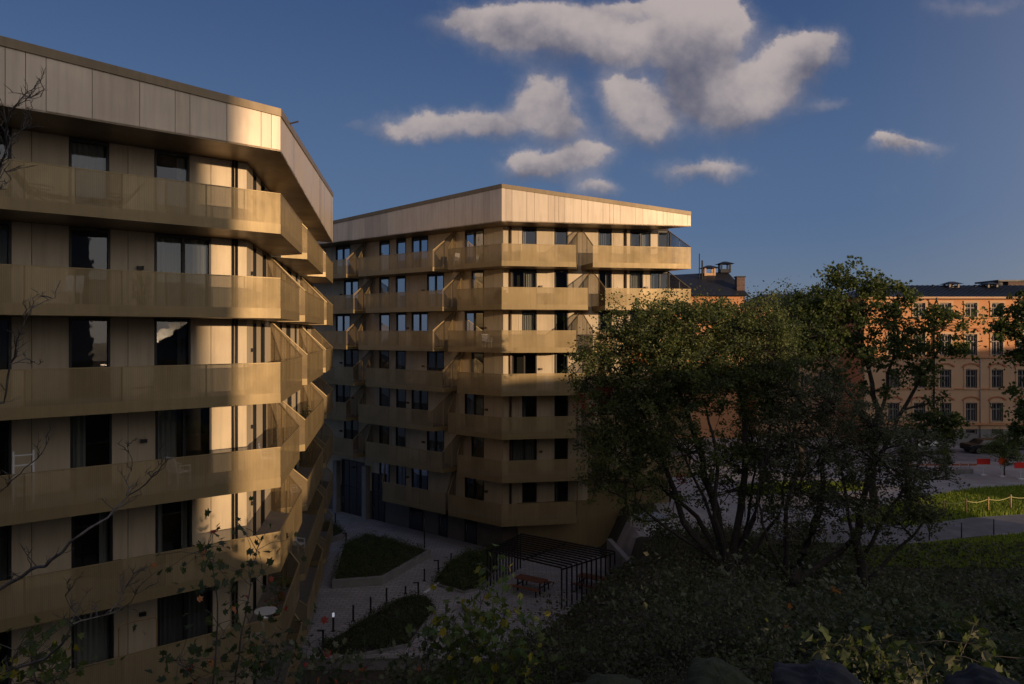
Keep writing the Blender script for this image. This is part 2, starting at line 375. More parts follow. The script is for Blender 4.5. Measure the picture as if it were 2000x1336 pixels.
rnd = random.Random(7)
def window(bld, f, off, u0, u1, z0, z1, dbl, curt, recess=.07):
    """frame ring + mullion (part), glass pane and curtain (sub-parts)"""
    fr = .07; a, b = min(u0, u1), max(u0, u1)
    m = MB()
    def slab(ua, ub, za, zb, d0, d1, mm):
        mm.hexa([f.p(ua,off+d0,za), f.p(ub,off+d0,za), f.p(ub,off+d1,za), f.p(ua,off+d1,za)], [f.p(ua,off+d0,zb), f.p(ub,off+d0,zb), f.p(ub,off+d1,zb), f.p(ua,off+d1,zb)])
    slab(a, a+fr, z0, z1, .02, -.16, m); slab(b-fr, b, z0, z1, .02, -.16, m)
    slab(a+fr, b-fr, z1-fr*1.6, z1, .018, -.16, m); slab(a+fr, b-fr, z0, z0+fr, .018, -.16, m)
    if dbl:
        c = (a+b)/2; slab(c-fr*.75, c+fr*.75, z0+fr, z1-fr*1.6, .012, -.14, m)
    w = m.build('window', 'frame_black', bld)
    g = MB(); g.face([f.p(a+fr,off-recess,z0+fr), f.p(b-fr,off-recess,z0+fr), f.p(b-fr,off-recess,z1-fr*1.6), f.p(a+fr,off-recess,z1-fr*1.6)])
    p_ = g.build('pane', 'glass', w)
    if not curt and rnd.random() < .5: curt = rnd.choice((1,2,4,4))
    if curt:
        W = b-a
        spans = {1: [(a+.09, a+W*.30)], 2: [(a+.09, a+W*.24), (b-W*.24, b-.09)], 3: [(a+.09, b-.09)], 4: [(b-W*.4, b-.09)]}[curt]
        c = MB()
        for (ca, cb) in spans:
            n = max(4, int((cb-ca)/.035)); prev = None
            for k in range(n+1):
                uu = ca+(cb-ca)*k/n; dd = -.30+.035*math.sin(k*1.35+ca)
                q = (f.p(uu, off+dd, z0+.08), f.p(uu, off+dd, z1-.1))
                if prev: c.face([prev[0], q[0], q[1], prev[1]])
                prev = q
        c.build('curtain', 'curtain' if rnd.random() < .5 else 'curtain_grey', w)
def wall(bld, f, off, ua, ub, floors, seams, name='wall'):
    """floors: list of (zfloor, zceil, openings[(u0,u1)]); cladding panels with real open joints in front of a dark backing"""
    m = MB(); J = .009
    for (zf, zc, ops) in floors:
        cuts = sorted(set([ua, ub]+[s for s in seams if ua < s < ub]+[x for o in ops for x in o if ua < x < ub]))
        for a, b in zip(cuts, cuts[1:]):
            mid = (a+b)/2; z0, z1 = zf, zc
            op = next((o for o in ops if min(o) < mid < max(o)), None)
            if op is not None: z1 = zf+.22
            if b-a < .02: continue
            m.hexa([f.p(a+J,off-.05,z0+J), f.p(b-J,off-.05,z0+J), f.p(b-J,off,z0+J), f.p(a+J,off,z0+J)], [f.p(a+J,off-.05,z1-J), f.p(b-J,off-.05,z1-J), f.p(b-J,off,z1-J), f.p(a+J,off,z1-J)], rnd.choice((0,0,2)))
            if op is None:
                m.face([f.p(a,off-.06,z0), f.p(b,off-.06,z0), f.p(b,off-.06,z1), f.p(a,off-.06,z1)], 1)
    return m.build(name, ['wall_panel', 'wall_backing', 'wall_panel_b'], bld)

def balcony(bld, path, zr, hb, hin, walls0=None, walls1=None, zc=None, posts=None):
    """path: list of (face, u) along the front, off 0; walls0/1: (face,u,off) wall points of the slanted side screens"""
    zb = zr-hb; zf = zb+.30
    fr = [f.p(u, 0, 0).xy for f, u in path]
    poly = ([walls0.xy] if walls0 is not None else [])+fr+([walls1.xy] if walls1 is not None else [])
    poly2 = hin(poly) if callable(hin) else poly
    s = MB(); s.prism(poly2, zb+.003, zf); 
    o = s.build('balcony', ['soffit_metal'], bld)
    t = MB(); t.prism([Vector(p) for p in poly2], zf+.002, zf+.02); t.build('floor', 'slab_top', o)
    def sheetwall(pa, pb, za0, za1, zt0, zt1, name, m, th=.012, inset=.0):
        d = (pb-pa).normalized(); n = V2(-d.y, d.x)*th
        k = MB(); k.hexa([(pa.x,pa.y,za0),(pb.x,pb.y,za1),(pb.x+n.x,pb.y+n.y,za1),(pa.x+n.x,pa.y+n.y,za0)], [(pa.x,pa.y,zt0),(pb.x,pb.y,zt1),(pb.x+n.x,pb.y+n.y,zt1),(pa.x+n.x,pa.y+n.y,zt0)])
        return k
    par = MB(); edge = MB(); rail = MB(); pst = MB()
    c = sum(poly2, V2(0, 0))/len(poly2)
    def addwall(pa, pb, z0, zt0, zt1, dst, single=False, mi=0):
        d = (pb-pa).normalized(); n = V2(-d.y, d.x); 
        if n.dot(c-pa) < 0: n = -n
        n = n*.006
        if single: dst.face([(pa.x,pa.y,z0),(pb.x,pb.y,z0),(pb.x,pb.y,zt1),(pa.x,pa.y,zt0)], mi); return n*100
        dst.hexa([(pa.x,pa.y,z0),(pb.x,pb.y,z0),(pb.x+n.x,pb.y+n.y,z0),(pa.x+n.x,pa.y+n.y,z0)], [(pa.x,pa.y,zt0),(pb.x,pb.y,zt1),(pb.x+n.x,pb.y+n.y,zt1),(pa.x+n.x,pa.y+n.y,zt0)])
        return n*100
    for a, b in zip(fr, fr[1:]):
        L = (b-a).length; d = (b-a)/L; nseg = max(1, round(L/1.25)); 
        for k in range(nseg):
            pa = a+d*(L*k/nseg+.004); pb = a+d*(L*(k+1)/nseg-.004)
            n = addwall(pa, pb, zf+.02, zr-.03, zr-.03, par, True, rnd.choice((0,0,1,2)))
            pp = pb+n.normalized()*.045; 
            if k < nseg-1: pst.box((pp.x, pp.y, (zf+zr)/2), (.035, .035, zr-zf-.04), math.atan2(d.y, d.x))
        n = n.normalized()*.004
        addwall(a-n, b-n, zb, zf+.05, zf+.05, edge)
        rail.bar((a.x+n.x*4, a.y+n.y*4, zr-.015), (b.x+n.x*4, b.y+n.y*4, zr-.015), .05, .03)
    par.build('parapet', ['perforated_metal','perforated_metal_b','perforated_metal_c'], o); edge.build('fascia_edge', 'slab_edge_metal', o); rail.build('handrail', 'champagne_metal', o)
    if pst.v: pst.build('post', 'champagne_metal', o)
    for wpt, fpt in ((walls0, fr[0]), (walls1, fr[-1])):
        if wpt is None: continue
        k = MB(); e = MB(); w2 = wpt.xy
        zt = zc if zc else zr
        mid = fpt.lerp(w2, .5)
        k2 = addwall(fpt, mid, zf, zr-.02, (zr+zt)/2-.02, k, True); addwall(mid.lerp(w2, .01), w2, zf, (zr+zt)/2-.02, zt-.04, k, True)
        addwall(fpt-k2.normalized()*.004, w2-k2.normalized()*.004, zb, zf, zf, e)
        e.bar((fpt.x, fpt.y, zr), (w2.x, w2.y, zt-.02), .06, .05)
        e.bar((mid.x, mid.y, zf), (mid.x, mid.y, (zr+zt)/2-.02), .05, .05)
        k.build('side_screen', 'screen_mesh', o); e.build('screen_edge', 'champagne_metal', o)
    return o

def fascia(bld, f, ua, ub, zbot, ztop, seams, offin, flip=1):
    m = MB(); cuts = [ua]+[s for s in seams if ua < s < ub]+[ub]; J = .008; capH = .27
    for a, b in zip(cuts, cuts[1:]):
        a2, b2 = a+J, b-J
        m.hexa([f.p(a2,-.04,zbot), f.p(b2,-.04,zbot), f.p(b2,0,zbot), f.p(a2,0,zbot)], [f.p(a2,-.04,ztop(a2)-capH), f.p(b2,-.04,ztop(b2)-capH), f.p(b2,0,ztop(b2)-capH), f.p(a2,0,ztop(a2)-capH)], rnd.choice((0,0,2)))
    m.face([f.p(ua,-.05,zbot), f.p(ub,-.05,zbot), f.p(ub,-.05,ztop(ub)-.1), f.p(ua,-.05,ztop(ua)-.1)], 1)
    m.build('fascia', ['fascia_metal', 'wall_backing', 'fascia_metal_b'], bld)
    c = MB(); c.hexa([f.p(ua,-.5,ztop(ua)-capH), f.p(ub,-.5,ztop(ub)-capH), f.p(ub,.05,ztop(ub)-capH), f.p(ua,.05,ztop(ua)-capH)], [f.p(ua,-.5,ztop(ua)), f.p(ub,-.5,ztop(ub)), f.p(ub,.05,ztop(ub)), f.p(ua,.05,ztop(ua))])
    c.build('roof_edge', 'cap_metal', bld)

def seams_rand(a, b, pat, seed):
    r = random.Random(seed); out = []; x = a; k = 0
    while x < b: x += pat[k % len(pat)]*r.uniform(.92, 1.08); k += 1; out.append(x)
    return out

# ================================================================ LEFT BUILDING
A = Face((-8.17,25.3), (-.77,-.636), (.636,-.77)); B = Face((-8.17,25.3), (-.175,.985), (.985,.175))
WA, WBo = -2.5, -1.5; LA, LB = 15.0, 26.0
bl = wthing('apartment_building', (-8.17,25.3,0), 'large near gold metal apartment building at the left with a sunlit corner', 'apartment building', 'gold metal apartment buildings')
cw = isect(A, WA, B, WBo); uA0 = uof(A, cw); uB0 = uof(B, cw)
RZ = [20.42-2.98*k for k in range(7)]; HBL = 1.43; FZ0 = 21.9
FL = [r-HBL+.30 for r in RZ]; CE = [FZ0]+[r-HBL for r in RZ[:-1]]
winA = [[(135,213),(302,370)],[(135,215),(302,412)],[(135,215),(302,372)],[(138,218),(304,413)],[(140,220),(304,375)],[(140,222),(308,415)],[(140,222),(304,375)]]
curA = [[3,1],[0,3],[0,0],[0,4],[1,0],[3,3],[0,0]]
seA = [A.u(p, WA) for p in (62,250,412,22,-60,-160,-300,-420)]
flA = []
for k in range(7):
    ops = [(A.u(b, WA), A.u(a, WA)) for a, b in winA[k]]+[(A.u(22, WA), A.u(-75, WA)), (A.u(-200, WA), A.u(-320, WA))]
    flA.append((FL[k]-.30, CE[k], ops))
    for j, (a, b) in enumerate(ops):
        cur = curA[k][j] if j < 2 else (1 if k % 2 == 0 else 0)
        window(bl, A, WA, a, b, FL[k]+.24-.30+.02 if False else FL[k]-.06, CE[k]-.01, abs(a-b) > 1.55, cur)
wall(bl, A, WA, uA0, LA, flA, seA)
wB = [(1.3,1.95),(3.1,4.0),(6.0,6.9),(8.6,9.3),(11.0,12.6),(14.6,15.4),(17.2,18.4),(20.6,21.4),(23.0,24.2)]
flB = []
for k in range(7):
    sft = .45 if k % 2 else 0
    ops = [(uB0+a+(sft if a > 2 else 0), uB0+b+(sft if a > 2 else 0)) for a, b in wB if uB0+b+.5 < LB]
    flB.append((FL[k]-.30, CE[k], ops))
    for j, (a, b) in enumerate(ops): window(bl, B, WBo, a, b, FL[k]-.06, CE[k]-.01, b-a > 1.3, [2,0,1,0,3,0,1,0,2][j] if (k+j) % 2 else 0)
wall(bl, B, WBo, uB0, LB, flB, seams_rand(uB0, LB, (1.0,1.3,.9), 3))
m = MB(); m.face([A.p(uA0+.1,WA-.75,0), A.p(LA,WA-.75,0), A.p(LA,WA-.75,22), A.p(uA0+.1,WA-.75,22)]); m.face([B.p(uB0+.4,WBo-.7,0), B.p(LB,WBo-.7,0), B.p(LB,WBo-.7,22), B.p(uB0+.4,WBo-.7,22)])
for k in range(7):
    z = FL[k]-.31
    m.prism([A.p(uA0+.3,WA-.09,0).xy, A.p(LA,WA-.09,0).xy, (A.p(LA,WA-.09,0).xy+B.d*(LB-1)), B.p(LB,WBo-.09,0).xy], z, z+.3)
m.build('interior', 'room_dark', bl)
# ground storeys, ends and back
m = MB(); q0 = A.p(uA0,WA,0); q1 = A.p(LA,WA,0); q2 = B.p(LB,WBo,0); q3 = Vector((q1.x+B.d.x*LB, q1.y+B.d.y*LB, 0))
zb_ = FL[6]-.31
m.prism([q0.xy, q1.xy, q3.xy, q2.xy], -.3, zb_); m.build('base', 'base_wall', bl)
m = MB(); 
for a, b in ((q1, q3), (q3, q2)):
    m.face([(a.x,a.y,zb_), (b.x,b.y,zb_), (b.x,b.y,FZ0+1), (a.x,a.y,FZ0+1)])
m.build('rear_wall', 'wall_panel', bl)
ztA = lambda u: 23.40+.055*max(u, 0); ztB = lambda u: 23.40+.077*u
fascia(bl, A, 0, LA, FZ0, ztA, sorted(A.u(p) for p in (530,510,443,371,342,273,180,90,50,10,-60,-120,-230)), WA)
fascia(bl, B, 0, LB, FZ0, ztB, seams_rand(0, LB, (.62,1.15,.6,.95), 5), WBo)
c0 = A.p(0,0,0).xy; c1 = A.p(LA,0,0).xy; c3 = B.p(LB,0,0).xy; c2 = c1+(c3-c0)
m = MB(); m.prism([c0, c1, c2, c3], FZ0+.003, FZ0+.06); m.build('soffit', 'soffit_metal', bl)
m = MB(); i0 = [c0, c1, c2, c3]; zz = [ztA(0), ztA(LA), ztA(LA)+.077*LB, ztB(LB)]
m.face([(p.x, p.y, z-.12) for p, z in zip(i0, zz)])
m.face([(c1.x,c1.y,FZ0),(c2.x,c2.y,FZ0),(c2.x,c2.y,zz[2]-.1),(c1.x,c1.y,zz[1]-.1)]); m.face([(c2.x,c2.y,FZ0),(c3.x,c3.y,FZ0),(c3.x,c3.y,zz[3]-.1),(c2.x,c2.y,zz[2]-.1)])
m.build('roof', 'roof_felt', bl)
# corner bits
m = MB()
for dpx in (455.5, 462.5):
    u = A.u(dpx, WA+.06); m.tube([A.p(u,WA+.06,3), A.p(u,WA+.06,FZ0)], .045, 8)
m.build('downpipe', 'frame_black', bl, smooth=True)
for k, px in ((1,273),(3,280),(5,278)):
    m = MB(); u = A.u(px, WA); p = A.p(u, WA+.07, FL[k]+1.42); m.box(p, (.20,.13,.12), math.atan2(A.d.y, A.d.x)); m.build('wall_lamp', 'frame_black', bl)
for k in range(7):
    m = MB(); p = B.p(uB0+.85, WBo+.06, FL[k]+1.5); m.box(p, (.14,.1,.14), math.atan2(B.d.y, B.d.x)); m.build('wall_lamp', 'frame_black', bl)
# vent pipe on the roof edge
m = MB(); p = B.p(2.2,.05,ztB(2.2)-.05); m.tube([p, p+Vector((.35,-.1,.05))], .03, 8); m.build('overflow_spout', 'pipe_brown', bl)
for k in range(7):
    odd = k % 2
    s1 = 5.7 if odd else 6.7; s2 = 7.9 if odd else 8.85; e2 = 18.4 if odd else 17.7; s3 = 20.4 if odd else 19.7
    zc = CE[k]
    ap1 = (s1+s2)/2+.1; ap2 = (e2+s3)/2+.1
    inner = A.p(LA, WA-.05, 0).xy
    wl = B.p(ap1-.12, WBo, 0)
    def addc(poly, inner=inner): return [inner]+list(poly)+[Vector((cw.x, cw.y))]
    fr = [(A, LA), (A, 0), (B, s1)]
    balcony(bl, fr, RZ[k], HBL, addc, None, wl, zc)
    balcony(bl, [(B, s2), (B, e2)], RZ[k], HBL, None, B.p(ap1+.12, WBo, 0), B.p(ap2-.12, WBo, 0), zc)
    balcony(bl, [(B, s3), (B, LB)], RZ[k], HBL, None, B.p(ap2+.12, WBo, 0), B.p(LB, WBo, 0), zc)

# ================================================================ MIDDLE BUILDING
L = Face((-.7,48.6), (-.782,.623), (-.623,-.782)); Rr = Face((-.7,48.6), (.9856,.169), (.169,-.9856))
WL, WR = -1.8, -2.2; LL, LR = 24.0, 13.6
bm_ = wthing('apartment_building', (-.7,48.6,0), 'gold metal apartment building in the centre with sunlit upper balconies and wedge roof edge', 'apartment building', 'gold metal apartment buildings')
RM = [21.56-2.95*k for k in range(7)]; HBM = 1.52; FM0 = 23.05
FM = [r-HBM+.30 for r in RM]; CM = [FM0]+[r-HBM for r in RM[:-1]]
cm = isect(L, WL, Rr, WR); uL0 = uof(L, cm); uR0 = uof(Rr, cm)
wL_e = [(741,761),(774,793),(804,836),(908,945),(656,684)]; wL_o = [(741,760),(773,792),(834,867),(921,945),(672,700)]
wR_e = [(1020,1048),(1083,1109),(1169,1195),(1231,1271),(1285,1310)]; wR_o = [(1000,1048),(1083,1109),(1169,1195),(1230,1256),(1270,1308)]
flL = []; flR = []; crv = [[0,0,0,1,3],[3,0,2,0,0],[0,1,0,3,0],[1,2,3,4,0],[0,0,4,3,1],[3,0,2,1,0],[0,2,0,0,0]]
for k in range(7):
    odd = k % 2
    wl = wL_o if odd else wL_e; wr = wR_o if odd else wR_e
    opL = [(L.u(b, WL), L.u(a, WL)) for a, b in wl if not (k == 6 and a < 730)]
    opR = [(Rr.u(a, WR), Rr.u(b, WR)) for a, b in wr]
    flL.append((FM[k]-.30, CM[k], opL)); flR.append((FM[k]-.30, CM[k], opR))
    for j, (a, b) in enumerate(opL): window(bm_, L, WL, a, b, FM[k]-.06, CM[k]-.05, b-a > 1.25, crv[k][j])
    for j, (a, b) in enumerate(opR): window(bm_, Rr, WR, a, b, FM[k]-.06, CM[k]-.05, b-a > 1.25, crv[(k+3) % 7][j])
wall(bm_, L, WL, uL0, LL, flL, seams_rand(uL0, LL, (.9,1.25), 11))
wall(bm_, Rr, WR, uR0, LR-.8, flR, seams_rand(uR0, LR, (1.1,1.3), 12))
m = MB(); m.face([L.p(uL0+.4,WL-.75,0), L.p(LL,WL-.75,0), L.p(LL,WL-.75,23.1), L.p(uL0+.4,WL-.75,23.1)]); m.face([Rr.p(uR0+.4,WR-.75,0), Rr.p(LR-.9,WR-.75,0), Rr.p(LR-.9,WR-.75,23.1), Rr.p(uR0+.4,WR-.75,23.1)])
e0 = Vector((cm.x, cm.y)); eL = L.p(LL,WL,0).xy; eR = Rr.p(LR-.8,WR,0).xy; eB = eL+(eR-e0)
def shrink(ps, t=.985):
    c = sum(ps, V2(0, 0))/len(ps); return [c+(p-c)*t for p in ps]
for k in range(7): m.prism(shrink([e0, eL, eB, eR]), FM[k]-.31, FM[k]-.01)
m.build('interior', 'room_dark', bm_)
zb2 = FM[6]-.31
m = MB(); m.prism([e0, eL, eB, eR], -.3, zb2); m.build('base', 'base_wall', bm_)
m = MB()
for a, b in ((eL, eB), (eB, eR), (eR, Rr.p(LR-.8,WR,0).xy)):
    if (a-b).length > .1: m.face([(a.x,a.y,zb2), (b.x,b.y,zb2), (b.x,b.y,FM0+1), (a.x,a.y,FM0+1)])
m.build('rear_wall', 'wall_panel', bm_)
ztL = lambda u: 25.6-.04*u; ztR = lambda u: 25.6-.11*u
fascia(bm_, L, 0, LL, FM0, ztL, seams_rand(0, LL, (1.15,.55,1.0,.6), 21), WL)
fascia(bm_, Rr, 0, LR, FM0, ztR, seams_rand(0, LR, (.27,.45,1.1,.5,1.0,.5), 22), WR)
c0 = L.p(0,0,0).xy; c1 = L.p(LL,0,0).xy; c3 = Rr.p(LR,0,0).xy; c2 = c1+(c3-c0)
m = MB(); m.prism([c0, c1, c2, c3], FM0+.003, FM0+.06); m.build('soffit', 'soffit_metal', bm_)
m = MB(); zz = [25.6, ztL(LL), ztL(LL)-.11*LR, ztR(LR)]
m.face([(p.x, p.y, z-.12) for p, z in zip([c0, c1, c2, c3], zz)])
m.face([(c1.x,c1.y,FM0),(c2.x,c2.y,FM0),(c2.x,c2.y,zz[2]-.1),(c1.x,c1.y,zz[1]-.1)]); m.build('roof', 'roof_felt', bm_)
m = MB(); m.hexa([(c2.x,c2.y,FM0),(c3.x,c3.y,FM0),(c3.x-.05,c3.y+.03,FM0),(c2.x-.05,c2.y+.03,FM0)], [(c2.x,c2.y,zz[2]-.1),(c3.x,c3.y,zz[3]-.1),(c3.x-.05,c3.y+.03,zz[3]-.1),(c2.x-.05,c2.y+.03,zz[2]-.1)])
m.build('fascia', 'fascia_metal', bm_)
for px, f_, w_ in ((997, Rr, WR), (1222, Rr, WR)):
    m = MB(); u = f_.u(px, w_+.06); m.tube([f_.p(u,w_+.06,2.5), f_.p(u,w_+.06,FM0)], .09, 8); m.build('downpipe', 'pipe_brown', bm_, smooth=True)
for k in range(7):
    for px, f_, w_ in (((828 if k % 2 else 797), L, WL), ((0 if k % 2 else 951), L, WL), ((1056 if k % 2 else 0), Rr, WR), ((1262 if k % 2 else 1278), Rr, WR), ((667 if k % 2 else 690), L, WL)):
        if not px: continue
        m = MB(); u = f_.u(px, w_); m.box(f_.p(u, w_+.09, FM[k]+1.42), (.2,.16,.14), math.atan2(f_.d.y, f_.d.x)); m.build('wall_lamp', 'pipe_brown', bm_)
for k in range(7):
    odd = k % 2; zc = CM[k]
    a1, a2 = (690, 714) if odd else (676, 700); b1, b2 = (864, 893) if odd else (845, 875); r1, r2 = (1148, 1182) if odd else (1125, 1158)
    apA = 728 if odd else 713; apB = 903 if odd else 888; apR = 1153 if odd else 1132
    if k == 6: a2, b1, apA = 747, 870, 752
    wp = lambda f_, px, w_, du: f_.p(f_.u(px, w_)+du, w_, 0)
    if k < 6:
        balcony(bm_, [(L, LL), (L, L.u(a1))], RM[k], HBM, None, L.p(LL, WL, 0), wp(L, apA, WL, .12), zc)
        balcony(bm_, [(Rr, Rr.u(r2)), (Rr, LR)], RM[k], HBM, None, wp(Rr, apR, WR, .12), Rr.p(LR-.8, WR, 0), zc)
    balcony(bm_, [(L, L.u(a2)), (L, L.u(b1))], RM[k], HBM, None, wp(L, apA, WL, -.12), wp(L, apB, WL, .12), zc)
    balcony(bm_, [(L, L.u(b2)), (L, 0), (Rr, Rr.u(r1))], RM[k], HBM, lambda poly: list(poly)+[Vector((cm.x, cm.y))], wp(L, apB, WL, -.12), wp(Rr, apR, WR, -.12), zc)
# street level: tall glazed entrance, doors, piers
def bdoor(px0, px1, z0, z1, name, leafs=1):
    ua, ub = L.u(px1, WL), L.u(px0, WL); m = MB(); fr = .08
    def sl(a, b, c, d, o0, o1, mm): mm.hexa([L.p(a,WL+o0,c), L.p(b,WL+o0,c), L.p(b,WL+o1,c), L.p(a,WL+o1,c)], [L.p(a,WL+o0,d), L.p(b,WL+o0,d), L.p(b,WL+o1,d), L.p(a,WL+o1,d)])
    sl(ua, ua+fr, z0, z1, .05, -.0, m); sl(ub-fr, ub, z0, z1, .05, 0, m); sl(ua+fr, ub-fr, z1-fr, z1, .048, 0, m)
    for k in range(1, leafs): c = ua+(ub-ua)*k/leafs; sl(c-.04, c+.04, z0, z1-fr, .046, 0, m)
    if leafs > 1: sl(ua+fr, ub-fr, 2.3, 2.38, .044, 0, m)
    d = m.build(name, 'frame_black', bm_)
    g = MB(); sl(ua+fr, ub-fr, z0, z1-fr, .02, .004, g); g.build('pane', 'pane_dark', d)
    h = MB(); h.tube([L.p(ub-.25,WL+.09,z0+.8), L.p(ub-.25,WL+.09,z0+1.4)], .018, 6); h.build('handle', 'rim', d)
bdoor(668, 712, .02, 4.6, 'entrance_door', 3); bdoor(727, 752, .02, 3.9, 'entrance_door', 2)
bdoor(800, 826, .02, 2.12, 'door'); bdoor(857, 874, .02, 2.12, 'door'); bdoor(908, 931, .02, 2.12, 'door')
m = MB()
for px in (662, 719): m.box(L.p(L.u(px, WL), WL+.25, 2.2), (.5,.45,4.4), math.atan2(L.d.y, L.d.x))
m.build('pier', 'stone_base', bm_)
m = MB(); uu1 = Rr.u(1148, WR); m.hexa([Rr.p(uR0+1,WR+.35,-.2), Rr.p(uu1,WR+.35,-.2), Rr.p(uu1,WR,-.2), Rr.p(uR0+1,WR,-.2)], [Rr.p(uR0+1,WR+.35,3.4), Rr.p(uu1,WR+.35,3.4), Rr.p(uu1,WR,3.4), Rr.p(uR0+1,WR,3.4)])
m.build('base_cladding', 'champagne_metal', bm_)
m = MB(); m.hexa([Rr.p(uu1,WR+.05,-.2), Rr.p(LR-.8,WR+.05,-.2), Rr.p(LR-.8,WR,-.2), Rr.p(uu1,WR,-.2)], [Rr.p(uu1,WR+.05,5.3), Rr.p(LR-.8,WR+.05,5.3), Rr.p(LR-.8,WR,5.3), Rr.p(uu1,WR,5.3)])
m.build('base_cladding', 'champagne_metal', bm_)


# ================================================================ unseen houses added behind the camera to shade the lower storeys
def qr(q, r): return V2(.689*q+.725*r, .725*q-.689*r)
TE = math.tan(ELEV)
def shade_block(q0, q1, r, depth, hs, label, seed):
    """unseen shading house; hs = [(q, height)...] roofline shaped to the shade edge"""
    root = wthing('shade_house', (*qr(q0, r), 0), label, 'house'); m = MB()
    for (a, ha), (b, hb) in zip(hs, hs[1:]):
        pa, pb, pc, pd = qr(a, r), qr(b, r), qr(b, r+depth), qr(a, r+depth)
        m.hexa([(pa.x,pa.y,-1),(pb.x,pb.y,-1),(pc.x,pc.y,-1),(pd.x,pd.y,-1)], [(pa.x,pa.y,ha),(pb.x,pb.y,hb),(pc.x,pc.y,hb),(pd.x,pd.y,ha)])
    m.build('wall', 'block_plaster', root)
    rf = MB()
    for (a, ha), (b, hb) in zip(hs, hs[1:]):
        pa, pb, pc, pd = qr(a, r-.3), qr(b, r-.3), qr(b, r+depth+.3), qr(a, r+depth+.3)
        rf.hexa([(p.x,p.y,h) for p, h in ((pa,ha+.02),(pb,hb+.02),(pc,hb+.02),(pd,ha+.02))], [(p.x,p.y,h) for p, h in ((pa,ha+.25),(pb,hb+.25),(pc,hb+.25),(pd,ha+.25))])
    rf.build('roof', 'sheet_roof', root)
    r_ = random.Random(seed); n = 0; q = q0+1.5
    while q < q1-1.5 and n < 90:
        hh = lerp_tab(hs, q); z = 4
        while z+2.6 < hh and n < 90:
            w_ = MB(); a, b = qr(q-.55, r-.03), qr(q+.55, r-.03); w_.hexa([(a.x,a.y,z),(b.x,b.y,z),(b.x+.02,b.y-.02,z),(a.x+.02,a.y-.02,z)], [(a.x,a.y,z+1.5),(b.x,b.y,z+1.5),(b.x+.02,b.y-.02,z+1.5),(a.x+.02,a.y-.02,z+1.5)])
            w_.build('window', 'pane_dark', root); n += 1; z += 3.1
        q += 3.4
shade_block(-40, 11.3, 70, 12, [(-40, 34.5), (11.3, 34.5)], 'unseen tall pale tower block added behind the viewpoint for its shade', 1)
zq = lambda q, zb, rp, rr: zb+TE*(rr-rp)
shade_block(11.6, 57, 40, 12, [(11.6,10.9),(12.5,11.2),(13.3,12.0),(15,12.8),(19,15.6),(26,19.6),(33,19.7),(45,19.6),(57,19.6)], 'unseen long grey house behind the viewpoint, roofline stepped to shape the shade', 2)
shade_block(63.7, 190, 60, 12, [(63.7, 21.5), (190, 21.5)], 'unseen wide pale house right of the viewpoint, added for its shade', 3)

# ================================================================ vegetation
def leaf(m, c, sz, r, mi, shape=0):
    a = r.uniform(0, 6.283); e = math.asin(r.uniform(-1, 1)); d = Vector((math.cos(a)*math.cos(e), math.sin(a)*math.cos(e), math.sin(e)*.7)).normalized()
    n = d.cross(Vector((r.uniform(-1,1), r.uniform(-1,1), r.uniform(-1,1)))).normalized(); L_ = sz*r.uniform(.65, 1.3)
    if shape == 0:
        up = d.cross(n)*L_*.12
        m.face([c, c+d*L_*.5+n*L_*.32+up, c+d*L_, c+d*L_*.5-n*L_*.32+up], mi)
    else:
        pts = [(0,0),(.25,.5),(.42,.28),(.68,.52),(.7,.18),(1,0),(.7,-.18),(.68,-.52),(.42,-.28),(.25,-.5)]
        m.face([c+d*L_*x+n*L_*y+d.cross(n)*L_*(.25*abs(y)) for x, y in pts], mi)
def wob(a, b, r, k=4, amp=.08, sag=0.0):
    a = Vector(a); b = Vector(b); L_ = (b-a).length; out = [a]
    for i in range(1, k):
        t = i/k; out.append(a.lerp(b, t)+Vector((r.uniform(-1,1), r.uniform(-1,1), r.uniform(-.6,.6)))*L_*amp*(1-abs(2*t-1)*.3)+Vector((0,0,1))*math.sin(t*math.pi)*sag*L_)
    return out+[b]
